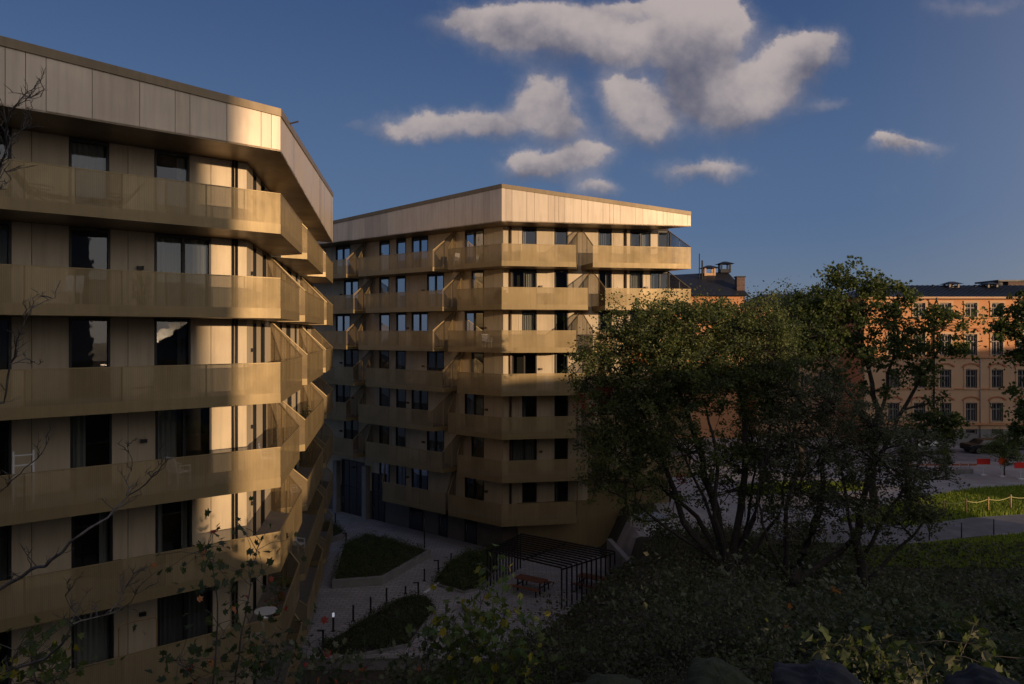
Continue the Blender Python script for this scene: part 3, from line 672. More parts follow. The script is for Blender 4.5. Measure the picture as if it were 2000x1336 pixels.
def tree(name, label, cat, base, stems, blobs, seed, lsz=.12, clump_r=.55, per=55, dens=1.0, mats=('leaf_a','leaf_b','leaf_c'), wts=(4,3,3), shape=0, bark='bark', group=None, bare=None, twr=.035, accents=()):
    r = random.Random(seed); root = wthing(name, base, label, cat, group)
    tr = MB(); nodes = []
    for st in stems:
        pts = [Vector(p) for p, _ in st]; rad = [q for _, q in st]
        fine = [pts[0]]; fr = [rad[0]]
        for k in range(len(pts)-1):
            w_ = wob(pts[k], pts[k+1], r, 4, .035); fine += w_[1:]; fr += [rad[k]+(rad[k+1]-rad[k])*t/4 for t in (1,2,3,4)]
        tr.tube(fine, fr, 8); nodes += list(zip(fine, fr))[4:]
    cr = MB(); mi = [i for i, w_ in enumerate(wts) for _ in range(w_)]
    for bi, bb in enumerate(blobs):
        px, py, Y, rx, ry = bb[:5]; c = P(px, py, Y); ax, az = rx*Y/F, ry*Y/F; ay = bb[5] if len(bb) > 5 else ax*.85
        bd = bb[6] if len(bb) > 6 else 1.0
        vol = ax*ay*az; n = max(2, int(dens*bd*vol**.74*5.2/(clump_r**1.6)))
        near = min(nodes, key=lambda q: (q[0]-c).length+(3 if q[0].z > c.z else 0))
        limb = wob(near[0], c, r, 5, .09, .06); tr.tube(limb, [min(near[1]*.7, .11)*(1-t/6)+.012 for t in range(6)], 6)
        for k in range(n):
            while True:
                v = Vector((r.uniform(-1,1), r.uniform(-1,1), r.uniform(-1,1)))
                if .25 < v.length < 1: break
            v = v*(.75+.35*r.random()) if r.random() > .16 else v.normalized()*r.uniform(1.08, 1.38); cc = c+Vector((v.x*ax, v.y*ay, v.z*az))
            if k % 2 == 0:
                s0 = limb[r.randint(2, 5)]; tr.tube(wob(s0, cc, r, 3, .1, .05), [twr, twr*.7, twr*.5, twr*.25], 4, cap=False)
            cs = clump_r*r.choice((.45,.6,.75,1.0,1.5)); tone = r.choice(mi)
            for q in range(int(per*r.uniform(.4, 1.2)*min(1.5, cs/clump_r+.25))):
                g = Vector((r.gauss(0, .5), r.gauss(0, .5), r.gauss(0, .36)))*cs
                leaf(cr, cc+g, lsz, r, tone if r.random() < .82 else r.choice(mi), shape)
    nm = len(mats); am = list(mats)
    for (px, py, Y, rr, cnt, mm) in accents:
        if mm not in am: am.append(mm)
        c = P(px, py, Y)
        for q in range(cnt): leaf(cr, c+Vector((r.gauss(0,.5), r.gauss(0,.5), r.gauss(0,.5)))*rr, lsz*1.1, r, am.index(mm), shape)
    tr.build('trunk', bark, root, smooth=True); cr.build('crown', am, root)
    return root
def stemsP(lst): return [[(P(x, y, Y), rr) for x, y, Y, rr in st] for st in lst]
# leafy tree group on the slope in front of the centre building
tree('broadleaf_tree', 'large many-stemmed broadleaf tree with spreading crown in front of the centre building', 'tree', (10,33.2,3.6),
  stemsP([[(1440,1115,33.3,.11),(1520,1010,34,.08),(1545,900,34.3,.05),(1560,800,34.6,.03)],[(1420,1115,33.1,.10),(1385,1000,32.8,.08),(1340,900,32.6,.05),(1300,820,32.6,.03)],[(1425,1110,33.2,.09),(1300,1030,32.8,.07),(1240,980,32.6,.05),(1190,960,32.4,.03)],[(1432,1112,33.4,.1),(1462,1010,34,.08),(1475,920,34.4,.05),(1460,820,34.6,.03)],[(1425,1120,33.21,.26),(1400,1000,33.46,.20),(1360,860,33.62,.14),(1310,720,33.87,.07)],
          [(1420,1110,33.05,.20),(1335,1020,33.05,.15),(1295,900,32.96,.11),(1235,760,33.21,.05)],
          [(1430,1110,33.37,.20),(1450,960,33.62,.16),(1455,830,33.78,.12),(1430,690,34.03,.06)],
          [(1435,1110,33.37,.16),(1480,980,33.78,.11),(1500,860,33.95,.08),(1510,740,34.11,.05)],
          [(1415,1110,33.13,.14),(1362,1010,34.03,.11),(1290,950,33.46,.06),(1210,900,33.29,.03)],
          [(1425,1115,33.13,.13),(1395,1010,32.39,.10),(1402,900,32.31,.08),(1380,800,32.39,.05)]]),
  [(1300,700,33.5,110,80),(1170,930,32.6,45,45,1.2,.6),(1230,985,32.8,50,30,1.2,.5),(1330,960,33.2,50,45,1.2,.45),(1420,900,34,60,50,1.5,.55),(1490,960,34,50,45,1.4,.5),(1260,880,33,60,50,1.5,.7),(1450,690,34,110,70),(1160,690,32.8,40,40,1,.8),(1160,840,32.8,40,60,1,.8),(1255,645,33.62,85,62),(1215,660,33.46,60,50),(1380,612,34.44,90,30),(1480,625,34.85,70,40),(1520,680,34.69,50,60),(1190,770,33.21,70,85),(1330,625,34.03,85,48),(1435,630,34.44,90,52),(1400,740,33.62,110,80),(1280,790,32.80,100,80),(1200,880,33.21,58,62,2.0,.7),
   (1490,770,34.44,80,90),(1345,880,33.21,90,55,2.2,.6),(1480,880,34.44,70,60,2.2,.7),(1240,940,33.21,60,40,1.6,.4),(1330,710,32.39,90,60),(1150,740,33.21,35,30,1,.9),(1420,960,33.62,70,40,1.6,.35)],
  11, lsz=.135, clump_r=.42, per=58, dens=1.25, accents=[(1140,790,32.96,.5,80,'red_leaf'),(1185,765,32.80,.5,70,'red_leaf'),(1330,935,32.39,.4,30,'red_leaf'),(1250,700,32.39,.6,60,'orange_leaf')])
tree('broadleaf_tree', 'dense dark broadleaf tree with low crown on the grass slope beside the path', 'tree', (15.4,32.3,3.8),
  stemsP([[(1548,1140,31.9,.1),(1500,1060,31.6,.07),(1480,980,31.6,.05),(1490,900,31.8,.03)],[(1690,1120,32.3,.1),(1655,1000,32,.07),(1640,900,32,.05),(1600,820,32.4,.03)],[(1690,1140,32.3,.1),(1780,1050,32.5,.06),(1820,1000,32.6,.04)],[(1690,1150,32.30,.24),(1672,1050,32.30,.18),(1690,960,32.30,.12),(1720,850,32.47,.06)],
          [(1545,1150,31.88,.26),(1570,1080,32.13,.2),(1600,1000,32.30,.15),(1610,880,32.30,.07)],
          [(1550,1140,31.88,.18),(1640,1080,32.47,.13),(1668,1050,32.55,.1)],
          [(1690,1080,32.30,.10),(1740,990,32.47,.07),(1800,900,32.64,.04)],
          [(1540,1130,31.96,.12),(1535,1000,31.79,.09),(1560,900,31.88,.05)]]),
  [(1500,900,32,45,60,1.2,.7),(1590,1040,31.8,60,34,1.2,.5),(1680,1050,31.8,60,34,1.2,.5),(1820,1000,32.6,30,45,1,.7),(1540,760,33,50,50,1.4,.7),(1600,880,32.30,80,75),(1715,900,32.30,95,80),(1785,965,32.47,55,58),(1650,975,31.96,80,52),(1565,960,32.13,62,58),(1790,880,32.73,50,58),(1745,1010,32.13,60,36),(1620,790,32.81,80,70),(1700,830,32.73,75,60),(1540,850,32.30,60,70),(1830,935,32.64,25,40,1,.8),(1520,1010,31.88,40,40,1,.6)],
  12, lsz=.135, clump_r=.41, per=50, dens=1.05, mats=('dusk_a','dusk_b','dusk_c'), group=None)
tree('maple_tree', 'tall maple with open limbs reaching over the orange building facade', 'tree', (24.5,48,3),
  stemsP([[(1700,1060,48,.3),(1705,900,48,.24),(1715,800,48,.18),(1690,700,48.4,.11),(1665,600,48.6,.05)],
          [(1715,900,48,.16),(1770,790,48,.12),(1830,690,47.6,.06)],
          [(1712,850,48,.15),(1650,760,48.4,.1),(1600,680,48.6,.05)],
          [(1716,820,48,.12),(1745,700,48.2,.09),(1745,590,48.5,.04)],
          [(1712,880,48,.10),(1620,800,48.5,.06),(1540,740,48.8,.04)],
          [(1765,800,48,.08),(1840,780,47.8,.05),(1850,830,47.8,.03)]]),
  [(1655,550,48.6,45,34),(1715,560,48.6,50,28),(1765,575,48.4,24,24),(1610,590,48.6,60,34),(1690,610,48.4,70,34),(1620,655,48.4,80,50),(1705,690,48.2,50,36),(1840,625,47.8,52,32),(1785,665,48,58,34),(1870,680,47.6,38,24),(1750,625,48,30,26),
   (1550,610,49,45,28),(1550,690,48.8,70,52),(1815,830,47.8,52,46),(1850,845,47.8,24,44),(1800,730,47.8,40,30),(1625,740,48.2,45,30,1.5,.6),(1690,760,48,40,24,1.2,.5)],
  13, lsz=.2, clump_r=.55, per=42, dens=1.05, mats=('maple_a','maple_b','maple_c'), shape=1)
tree('maple_tree', 'maple at the right edge of the park with hanging leaf clusters', 'tree', (31,42,3),
  stemsP([[(2045,1040,42,.28),(2040,850,42,.2),(2030,700,42,.12),(2020,590,42,.05)],[(2040,800,42,.1),(1995,740,42,.05)]]),
  [(1975,635,42,34,44),(2010,600,42,40,40),(2000,690,42,34,26),(1985,790,42,22,26),(2000,840,42,24,44),(2050,660,42,50,80),(1955,655,42,20,22)], 14, lsz=.2, clump_r=.45, per=42, dens=1.1, mats=('maple_a','maple_b','maple_c'), shape=1)
tree('broadleaf_tree', 'rounded dark tree behind the maple below the black roofs', 'tree', (24,60,3),
  stemsP([[(1560,930,60,.3),(1558,760,60,.2),(1550,640,60,.08)]]), [(1540,590,60,55,26),(1480,605,60,45,26),(1590,600,60,50,36),(1540,650,60,90,50),(1610,660,60,50,50)], 15, lsz=.22, clump_r=.7, per=40, dens=1.0, mats=('leaf_c','maple_c','leaf_a'))
tree('young_tree', 'slim young street tree with dark leaves beside the low planter wall', 'tree', tuple(G(1847,932,3)),
  [[(G(1847,932,3),.07),(G(1847,932,3)+Vector((0,0,2)),.06),(G(1847,932,3)+Vector((.05,0,5)),.03)]], [(1846,850,62,20,26),(1852,885,62,16,20),(1842,900,62,14,14),(1850,820,62,14,16)], 16, lsz=.17, clump_r=.35, per=40, dens=1.0, mats=('maple_c','leaf_c','dusk_a'))
tree('young_tree', 'feathery green young tree at the right of the street', 'tree', tuple(G(1962,930,3)),
  [[(G(1962,930,3),.06),(G(1962,930,3)+Vector((0,0,1.2)),.05),(G(1962,930,3)+Vector((0,0,3)),.02)]], [(1958,880,62,34,24),(1975,860,62,22,18),(1940,870,62,20,18),(1955,845,62,12,14),(1975,895,62,26,16)], 17, lsz=.16, clump_r=.35, per=34, dens=.8, mats=('pale_leaf','maple_a','maple_b'))
# shrubs
def shrub_proto(seed, w_, h_, per, mats, lsz, shape=0, wts=(1,1,1)):
    r = random.Random(seed); m = MB(); st = MB(); mi = [i for i, k in enumerate(wts) for _ in range(k)]
    for k in range(int(9*w_)+6):
        a = r.uniform(0, 6.28); d = w_*math.sqrt(r.random()); top = Vector((math.cos(a)*d, math.sin(a)*d, h_*(1-.45*(d/w_)**2)*r.uniform(.55, 1.05)))
        pts = wob((top.x*.15, top.y*.15, -.15), top, r, 4, .07); st.tube(pts, [.022,.018,.014,.009,.004], 4, cap=False)
        for q in range(per):
            t = r.uniform(.3, 1.0); k_ = min(3, int(t*4)); c = pts[k_].lerp(pts[k_+1], t*4-k_ if t < 1 else 1)
            leaf(m, c+Vector((r.gauss(0,.5), r.gauss(0,.5), r.gauss(0,.4)))*.34*w_**.5, lsz, r, r.choice(mi), shape)
    return m, st
def make_shrub(name, loc, label, seed, w_, h_, per, mats, lsz, shape=0, wts=(1,1,1), group=None, cat='shrub'):
    m, st = shrub_proto(seed, w_, h_, per, mats, lsz, shape, wts); o = thing(name, loc, label, cat, group)
    m.build('foliage', mats, o); st.build('stem', 'twig', o); return o
SL = 'dark leafy shrub in the dense undergrowth of the slope'; SG = 'shrubs covering the wooded slope'
PD = [(1.3,1.5,['dusk_a','dusk_b','dusk_c'],.11,0),(1.0,1.2,['dusk_c','dusk_a'],.10,0),(1.7,2.2,['leaf_c','dusk_b','dusk_a'],.13,0),(1.2,2.1,['dusk_a','dusk_b','leaf_a'],.12,0),
  (.9,1.0,['dusk_c','dusk_b'],.15,1),(1.5,1.3,['dusk_b','leaf_c'],.12,0),(1.2,1.6,['maple_c','dusk_a','maple_a'],.20,1),(2.0,2.5,['dusk_c','dusk_a','dusk_b'],.11,0)]
SLS = ['mid-sized dark shrub with fine leaves in the dense undergrowth of the slope','low very dark small-leaved shrub in the undergrowth of the slope','tall olive-green leafy shrub rising from the undergrowth of the slope','narrow upright shrub with grey-green leaves on the slope',
  'small dark shrub with lobed leaves on the slope','broad low grey-green shrub spreading over the slope','bushy shrub with large green lobed leaves on the slope','large wide dark thicket with fine leaves on the slope']
protos = [make_shrub('leafy_shrub', (0,0,-50), SLS[k], 50+k, w_, h_, 90, ms, ls, sh, group=SG) for k, (w_, h_, ms, ls, sh) in enumerate(PD)]
r = random.Random(99); used = set(); spots = []
def blocked(x, y, z, top):
    px = 1000+F*x/y; py = HY+(EYE-z-top)*F/y
    return px, py
cand = []
for k in range(2600):
    y = r.uniform(8, 44); x = r.uniform(-3, .78*y+1); z = hz(x, y)
    if y > 39 and x < 7.6: continue
    if 32.9 < y <= 39 and x < .3+(y-35)*.9: continue
    px, py = blocked(x, y, z, 0)
    if px > 2100 or py > 1520: continue
    if z < .06 and y > 30: continue
    if all((x-a)**2+(y-b)**2 > (1.1+.012*y)**2 for a, b in cand):
        t = blocked(x, y, z, 1.8)[1]
        if px < 1190 and t < 1185: continue
        if px < 1010 and t < 1215: continue
        if px < 950 and t < 1290: continue
        if px < 800: continue
        if px > 1780 and t < 1120 and y > 26: continue
        if 1190 < px < 1310 and t < 1122: continue
        if 1190 < px < 1640 and t < 1000: continue
        if px >= 1640 and t < 1085: continue
        if px >= 1190 and y > 41.5 and (px > 1520 or px < 1230): continue
        if px > 1250 and y < 10: continue
        cand.append((x, y))
for i, (x, y) in enumerate(cand[:290]):
    p = protos[i % 8]
    o = p if i < 8 else copy_tree(p)
    o.location = (x, y, hz(x, y)-.1); s_ = r.choice((.5,.7,.85,1.0,1.15,1.5))*(.6 if y < 12 else 1); o.scale = (s_, s_, s_*r.uniform(.8, 1.1)); o.rotation_euler = (0, 0, r.uniform(0, 6.28))
print('shrubs', len(cand))
# low ground cover on the slope (uncountable)
m = MB(); r = random.Random(5)
for k in range(52000):
    y = 6+36*r.random()**.8; x = r.uniform(-4, .8*y+1)
    if y > 33.5 and (x < .2+(y-35)*.9 or y > 38.5) and x < 7.6: continue
    px = 1000+F*x/y
    if px < 560 or px > 2080: continue
    z = hz(x, y); leaf(m, Vector((x, y, z+abs(r.gauss(0, .16)))), .06+.004*y, r, r.choice((0,0,1,1,2,3)))
tag(m.build('undergrowth', ['dusk_a','dusk_c','dusk_b','grass_dark']), 'low leafy undergrowth and grass on the dark slope', 'undergrowth', None, 'stuff')
# grass blades on the lawns of the park (uncountable)
m = MB(); r = random.Random(8)
def blades(poly, n, hgt):
    xs_ = [p[0] for p in poly]; ys_ = [p[1] for p in poly]; c = 0
    while c < n:
        x, y = r.uniform(min(xs_), min(max(xs_), 48)), r.uniform(min(ys_), max(ys_)); s_ = 0
        for k in range(len(poly)):
            a, b = poly[k], poly[(k+1) % len(poly)]
            if (a[1] > y) != (b[1] > y) and x < (b[0]-a[0])*(y-a[1])/(b[1]-a[1])+a[0]: s_ += 1
        if s_ % 2 == 0: continue
        c += 1; a = r.uniform(0, 6.28); w_ = .035; h = hgt*r.uniform(.5, 1.4); mi = r.choice((0,0,1,2))
        dx, dy = math.cos(a)*w_, math.sin(a)*w_; ox, oy = r.uniform(-.05,.05), r.uniform(-.05,.05)
        m.face([(x-dx,y-dy,3.0),(x+dx,y+dy,3.0),(x+ox+dx*.3,y+oy+dy*.3,3.0+h),(x+ox-dx*.3,y+oy-dy*.3,3.0+h)], mi)
blades(gp([(1640,1018),(1700,1000),(1760,982),(1900,957),(2300,935),(2300,984),(1900,1011),(1780,1027),(1660,1020)]), 34000, .24)
blades(gp([(1440,968),(1600,962),(1690,958),(1690,945),(1560,943),(1440,950)]), 9000, .2)
blades(gp([(1640,1075),(1800,1063),(1960,1046),(2100,1030),(2300,1150),(2100,1110),(1900,1110),(1700,1110)]), 20000, .14)
tag(m.build('grass', ['blade_a','blade_b','blade_c']), 'short green grass of the park lawns', 'grass', None, 'stuff')
# planted beds of the courtyard
def bed(label, rim, ztop, kw, soilz, plants, seed, lsz=.09, mats=('leaf_a','leaf_c','maple_a'), ph=.35):
    root = wthing('planting_bed', (rim[0][0], rim[0][1], 0), label, 'planter'); c = sum([V2(*p[:2]) for p in rim], V2(0,0))/len(rim)
    inn = [c+(V2(*p[:2])-c)*(1-kw/(V2(*p[:2])-c).length) for p in rim]; n = len(rim); m = MB()
    for k in range(n):
        a, b = V2(*rim[k][:2]), V2(*rim[(k+1) % n][:2]); ia, ib = inn[k], inn[(k+1) % n]
        m.hexa([(a.x,a.y,-.05),(b.x,b.y,-.05),(ib.x,ib.y,-.05),(ia.x,ia.y,-.05)], [(a.x,a.y,ztop),(b.x,b.y,ztop),(ib.x,ib.y,ztop),(ia.x,ia.y,ztop)])
    m.build('kerb', 'kerb_stone', root)
    m = MB(); m.face([(p.x, p.y, soilz) for p in inn]); m.build('soil', 'soil', root)
    r = random.Random(seed); g = MB(); xs_ = [p.x for p in inn]; ys_ = [p.y for p in inn]
    def inside(x, y):
        s_ = 0
        for k in range(n):
            a, b = inn[k], inn[(k+1) % n]
            if (a.y > y) != (b.y > y) and x < (b.x-a.x)*(y-a.y)/(b.y-a.y)+a.x: s_ += 1
        return s_ % 2
    cnt = 0
    while cnt < plants:
        x, y = r.uniform(min(xs_), max(xs_)), r.uniform(min(ys_), max(ys_))
        if not inside(x, y): continue
        cnt += 1; hh = ph*r.uniform(.4, 1.6); tone = r.randrange(len(mats))
        for q in range(26): leaf(g, Vector((x+r.gauss(0,.13), y+r.gauss(0,.13), soilz+hh*r.random())), lsz, r, tone if r.random() < .7 else r.randrange(len(mats)))
    o = g.build('planting', list(mats), root); o['kind'] = 'stuff'
def gz(l, z): return [tuple(G(x, y, z)) for x, y in l]
bed('six-sided raised bed of low green plants in the middle of the courtyard', gz([(649,1134),(746,1127),(842,1074),(800,1062),(717,1040),(668,1060)], .5), .5, .28, .42, 620, 1)
bed('dark narrow bed behind the row of bollards near the bottom of the courtyard', gz([(622,1262),(700,1215),(785,1166),(835,1162),(852,1187),(800,1258),(640,1290)], .14), .14, .12, .10, 520, 2, mats=('leaf_c','dusk_a','maple_c'), ph=.28)
bed('low green bed beside the black pergola', gz([(843,1138),(872,1100),(908,1078),(972,1072),(975,1110),(930,1150),(905,1155)], .14), .14, .12, .10, 420, 3, ph=.4)
bed('small raised bed by the entrance between the two buildings', gz([(560,1085),(612,1030),(640,1016),(676,1036),(670,1042),(612,1062)], .4), .4, .2, .33, 260, 4)

# ================================================================ courtyard things
BG = 'black courtyard bollards'
def bollard(p, h, label, white=False, arm=False):
    o = wthing('bollard', tuple(p), label, 'bollard', BG); m = MB(); m.box((p.x, p.y, h/2), (.09,.09,h)); m.box((p.x, p.y, .01), (.2,.2,.02)); m.build('post', 'black_steel', o, bevel=.006)
    c = MB(); 
    if white: c.box((p.x, p.y, h+.10), (.10,.10,.20)); c.build('lamp_head', 'lamp_white', o, bevel=.01)
    elif arm: c.box((p.x-.12, p.y, h+.02), (.36,.12,.05)); c.build('lamp_head', 'black_steel', o, bevel=.006)
    else: c.box((p.x, p.y, h+.01), (.10,.10,.02)); c.build('cap', 'black_steel', o)
bl_ = [(651,1233,.75,'bollard with a white lamp head nearest the left building',1,0),(690,1213,.85,'black bollard second in the row, right of the white-headed one',0,0),(724,1197,.85,'black bollard third in the row along the dark bed',0,0),
  (755,1178,.85,'black bollard fourth in the row along the dark bed',0,0),(817,1167,.85,'black bollard with sideways lamp head at the tip of the dark bed',0,1),(829,1135,.75,'black bollard left of the low green bed by the path corner',0,0),
  (856,1118,.75,'black bollard with sideways lamp head beside the low green bed',0,1),(881,1103,.75,'black bollard behind the low green bed near the building doors',0,0),
  (676,1062,.75,'black bollard with lamp head at the left corner of the six-sided bed',0,1),(655,1022,.8,'black bollard by the small bed near the entrance',0,0),(631,1262,.75,'dark bollard with sideways lamp head at the left tip of the dark bed',0,1),(792,1160,.45,'short dark bollard between two taller ones at the dark bed',0,0)]
for x, y, h, lb, wh, ar in bl_: bollard(G(x, y, 0), h, lb, wh, ar)
p = G(829,1076,0); o = wthing('lamp_post', tuple(p), 'slim black lamp post behind the six-sided bed', 'lamp post'); m = MB(); m.tube([p, p+Vector((0,0,2.4))], .045, 8); m.build('pole', 'black_steel', o, smooth=True); m = MB(); m.tube([p+Vector((0,0,2.4)), p+Vector((0,0,2.62))], .07, 10); m.build('lamp_head', 'frame_black', o)
# pergola
pg = wthing('pergola', (2.8,42,0), 'black steel pergola of close-set portal frames over picnic tables', 'pergola')
q0, q1 = V2(2.79,40.3), V2(-1.5,43.6); q2, q3 = V2(6.2,43.3), V2(.55,47.2); NF = 12
for k in range(NF):
    t = k/(NF-1); a = q0.lerp(q2, t); b = q1.lerp(q3, t); h = 2.25; w_ = .09; m = MB()
    m.box((a.x,a.y,h/2), (w_,w_,h)); m.box((b.x,b.y,h/2), (w_,w_,h)); m.bar((a.x,a.y,h+.04), (b.x,b.y,h+.02), .11, .07); m.build('portal_frame', 'black_steel', pg)
m = MB(); 
for s_ in (.0, .5, 1.0): a = q0.lerp(q1, s_); b = q2.lerp(q3, s_); m.bar((a.x,a.y,h-.06), (b.x,b.y,h-.06), .05, .08)
m.build('tie_beam', 'black_steel', pg)
m = MB(); 
for k in range(0):
    t = (k+.5)/22; a = q0.lerp(q2, t*.62); b = q1.lerp(q3, t*.62); m.bar((a.x,a.y,h+.125), (b.x,b.y,h+.125), .05, .02)
def picnic(c, ang, label):
    o = thing('picnic_table', c, label, 'picnic table', 'picnic tables under the pergola', ang)
    m = MB()
    for k in range(5): m.box((0, -.32+.16*k, .74), (1.9,.145,.045))
    m.build('tabletop', 'table_wood', o, bevel=.005)
    for s_ in (-1, 1):
        m = MB(); 
        for k in (0, 1): m.box((0, s_*(.72+.16*k), .44), (1.9,.14,.045))
        m.build('bench_seat', 'table_wood', o, bevel=.005)
        for e in (-1, 1):
            m = MB(); m.box((e*.75, s_*.3, .36), (.07,.07,.72)); m.build('leg', 'black_steel', o)
            m = MB(); m.box((e*.75, s_*.8, .21), (.06,.06,.42)); m.build('leg', 'black_steel', o)
    m = MB()
    for e in (-1, 1): m.box((e*.75, 0, .39), (.055,1.7,.055))
    m.build('cross_beam', 'black_steel', o)
picnic((1.15,43.0,.004), -.53, 'red-brown wooden picnic table under the front half of the black pergola')
picnic((4.9,43.3,.004), -.53, 'dark red picnic table at the back right under the pergola bars')
# sloped retaining wall and rooflight
rw = MB(); a = P(1190,1052,46.8); b = P(1264,1132,37.6); d = (b-a).xy.normalized(); n = V2(-d.y, d.x)*.16
rw.hexa([(a.x-n.x,a.y-n.y,-.3),(b.x-n.x,b.y-n.y,-.3),(b.x+n.x,b.y+n.y,-.3),(a.x+n.x,a.y+n.y,-.3)], [(a.x-n.x,a.y-n.y,a.z),(b.x-n.x,b.y-n.y,b.z),(b.x+n.x,b.y+n.y,b.z),(a.x+n.x,a.y+n.y,a.z)])
tag(rw.build('retaining_wall', 'kerb_stone', bevel=.02), 'pale concrete retaining wall top slanting down behind the pergola', 'wall')
rw = MB(); rw.bar((-11,33.1,.2), (-.5,33.05,.2), .25, .6); rw.bar((-11,33.1,.53), (-.5,33.05,.53), .34, .07)
tag(rw.build('retaining_wall', 'kerb_stone', bevel=.01), 'low grey coping wall along the bottom edge of the courtyard', 'wall')
rw = MB(); a = G(905,1185,0); b = G(955,1285,0); rw.bar((a.x,a.y,.12), (b.x,b.y,.12), .2, .3); 
tag(rw.build('kerb', 'kerb_stone', bevel=.01), 'pale kerb beside the courtyard path near the pergola', 'kerb')
ra = G(828,1160,0); rb_ = G(857,1141,0); rw = MB(); rw.bar((ra.x,ra.y,.06), (rb_.x,rb_.y,.06), .09, .1); tag(rw.build('step_edge', 'white_paint'), 'thin white metal step edge at the courtyard path corner', 'step edge')
sk = wthing('rooflight', (9,46,3), 'white box rooflight with a tilted glass lid under the big tree', 'rooflight')
c = Vector((8.9,46.2,3.0)); m = MB(); m.box((c.x,c.y,3.25), (1.9,1.7,.6), .35); m.build('upstand', 'white_paint', sk, bevel=.02)
m = MB(); m.box((c.x,c.y,3.62), (2.0,1.8,.09), .35); m.build('lid_frame', 'frame_black', sk, bevel=.01)
m = MB(); m.box((c.x,c.y,3.70), (1.7,1.5,.05), .35); m.build('lid_glass', 'sky_glass', sk)
# park fence of timber posts and rope
fw = wthing('rope_fence', tuple(G(1887,1008,3)), 'timber post and rope fence along the sunlit lawn', 'fence')
fp = [G(x, y, 3) for x, y in ((1715,1006),(1742,1002),(1790,1012),(1843,1010),(1887,1007),(1930,1003),(1974,998),(2020,994))]
for p in fp:
    m = MB(); m.tube([p, p+Vector((0,0,1.12)), p+Vector((0,0,1.16))], [.065,.06,.03], 8); m.build('post', 'fence_wood', fw, smooth=True)
for a, b in zip(fp[2:], fp[3:]):
    m = MB(); pts = [a.lerp(b, t/6)+Vector((0,0,1.0-.16*math.sin(math.pi*t/6))) for t in range(7)]; m.tube(pts, .022, 5); m.build('rope', 'rope', fw)
for k, (x, y) in enumerate(((1815,1056),(1878,1052),(1941,1045),(2003,1038),(1480,1020),(1455,1010))):
    p = G(x, y, 3); o = wthing('park_bollard', tuple(p), ('dark path post, '+('first from the left near the big dark tree','second from the left in front of the rope fence','third from the left in front of the rope fence','nearest the right edge of the picture','under the many-stemmed tree beside the sand strip','leftmost among the tree trunks')[k]), 'post', 'dark metal posts along the park path')
    m = MB(); m.tube([p, p+Vector((0,0,.95))], .035, 8); m.build('pole', 'black_steel', o, smooth=True); m = MB(); m.tube([p+Vector((0,0,.95)), p+Vector((0,0,1.0))], .045, 8); m.build('cap', 'rim', o)
# road works boards
def board(px, py, w_, h_, label, m_, star=False):
    p = G(px, py, 3); o = wthing('road_sign', tuple(p), label, 'road sign', 'red road works boards'); z = 3+.95
    m = MB(); m.tube([p, p+Vector((0,0,1.0))], .04, 6); m.box((p.x,p.y,3.04), (.5,.35,.08)); m.build('stand', 'white_paint', o)
    m = MB()
    if star:
        n = 12; pts = [Vector((p.x+math.cos(k*math.pi/n)*(w_ if k % 2 else w_*.68), p.y-.06, z+h_+math.sin(k*math.pi/n)*(h_ if k % 2 else h_*.68))) for k in range(2*n)]
        m.face(pts[::-1]); m.face([q+Vector((0,.03,0)) for q in pts])
        for k in range(2*n): a, b = pts[k], pts[(k+1) % (2*n)]; m.face([a, b, b+Vector((0,.03,0)), a+Vector((0,.03,0))])
    else: m.box((p.x, p.y-.06, z+h_/2), (w_, .04, h_))
    m.build('board', m_, o)
board(1920,928,1.15,.5,'wide red board on a white stand, leftmost beside the road','red_board')
board(1957,931,.42,.42,'orange-red jagged round marker on a white stand between two red boards','orange_board',True)
board(1993,936,1.1,.5,'red board on a stand at the right edge of the picture','red_board')
m = MB()
for k in range(9):
    p = G(1765+k*17, 915, 3); m.box((p.x, p.y, 3.35), (.62,.05,.18)); m.box((p.x-.36, p.y, 3.25), (.04,.04,.5))
tag(m.build('road_barrier', 'terracotta'), 'long low red-brown barrier along the street behind the young tree', 'barrier')
for px0, px1, py, lb in ((1800,1893,926,'long pale low planter wall beside the street'),(1560,1680,905,'pale low wall glimpsed through the big trees')):
    a, b = G(px0, py, 3), G(px1, py-3, 3); m = MB(); m.bar(a+Vector((0,0,.2)), b+Vector((0,0,.2)), 1.0, .45); tag(m.build('low_wall', 'kerb_stone', bevel=.03), lb, 'low wall')
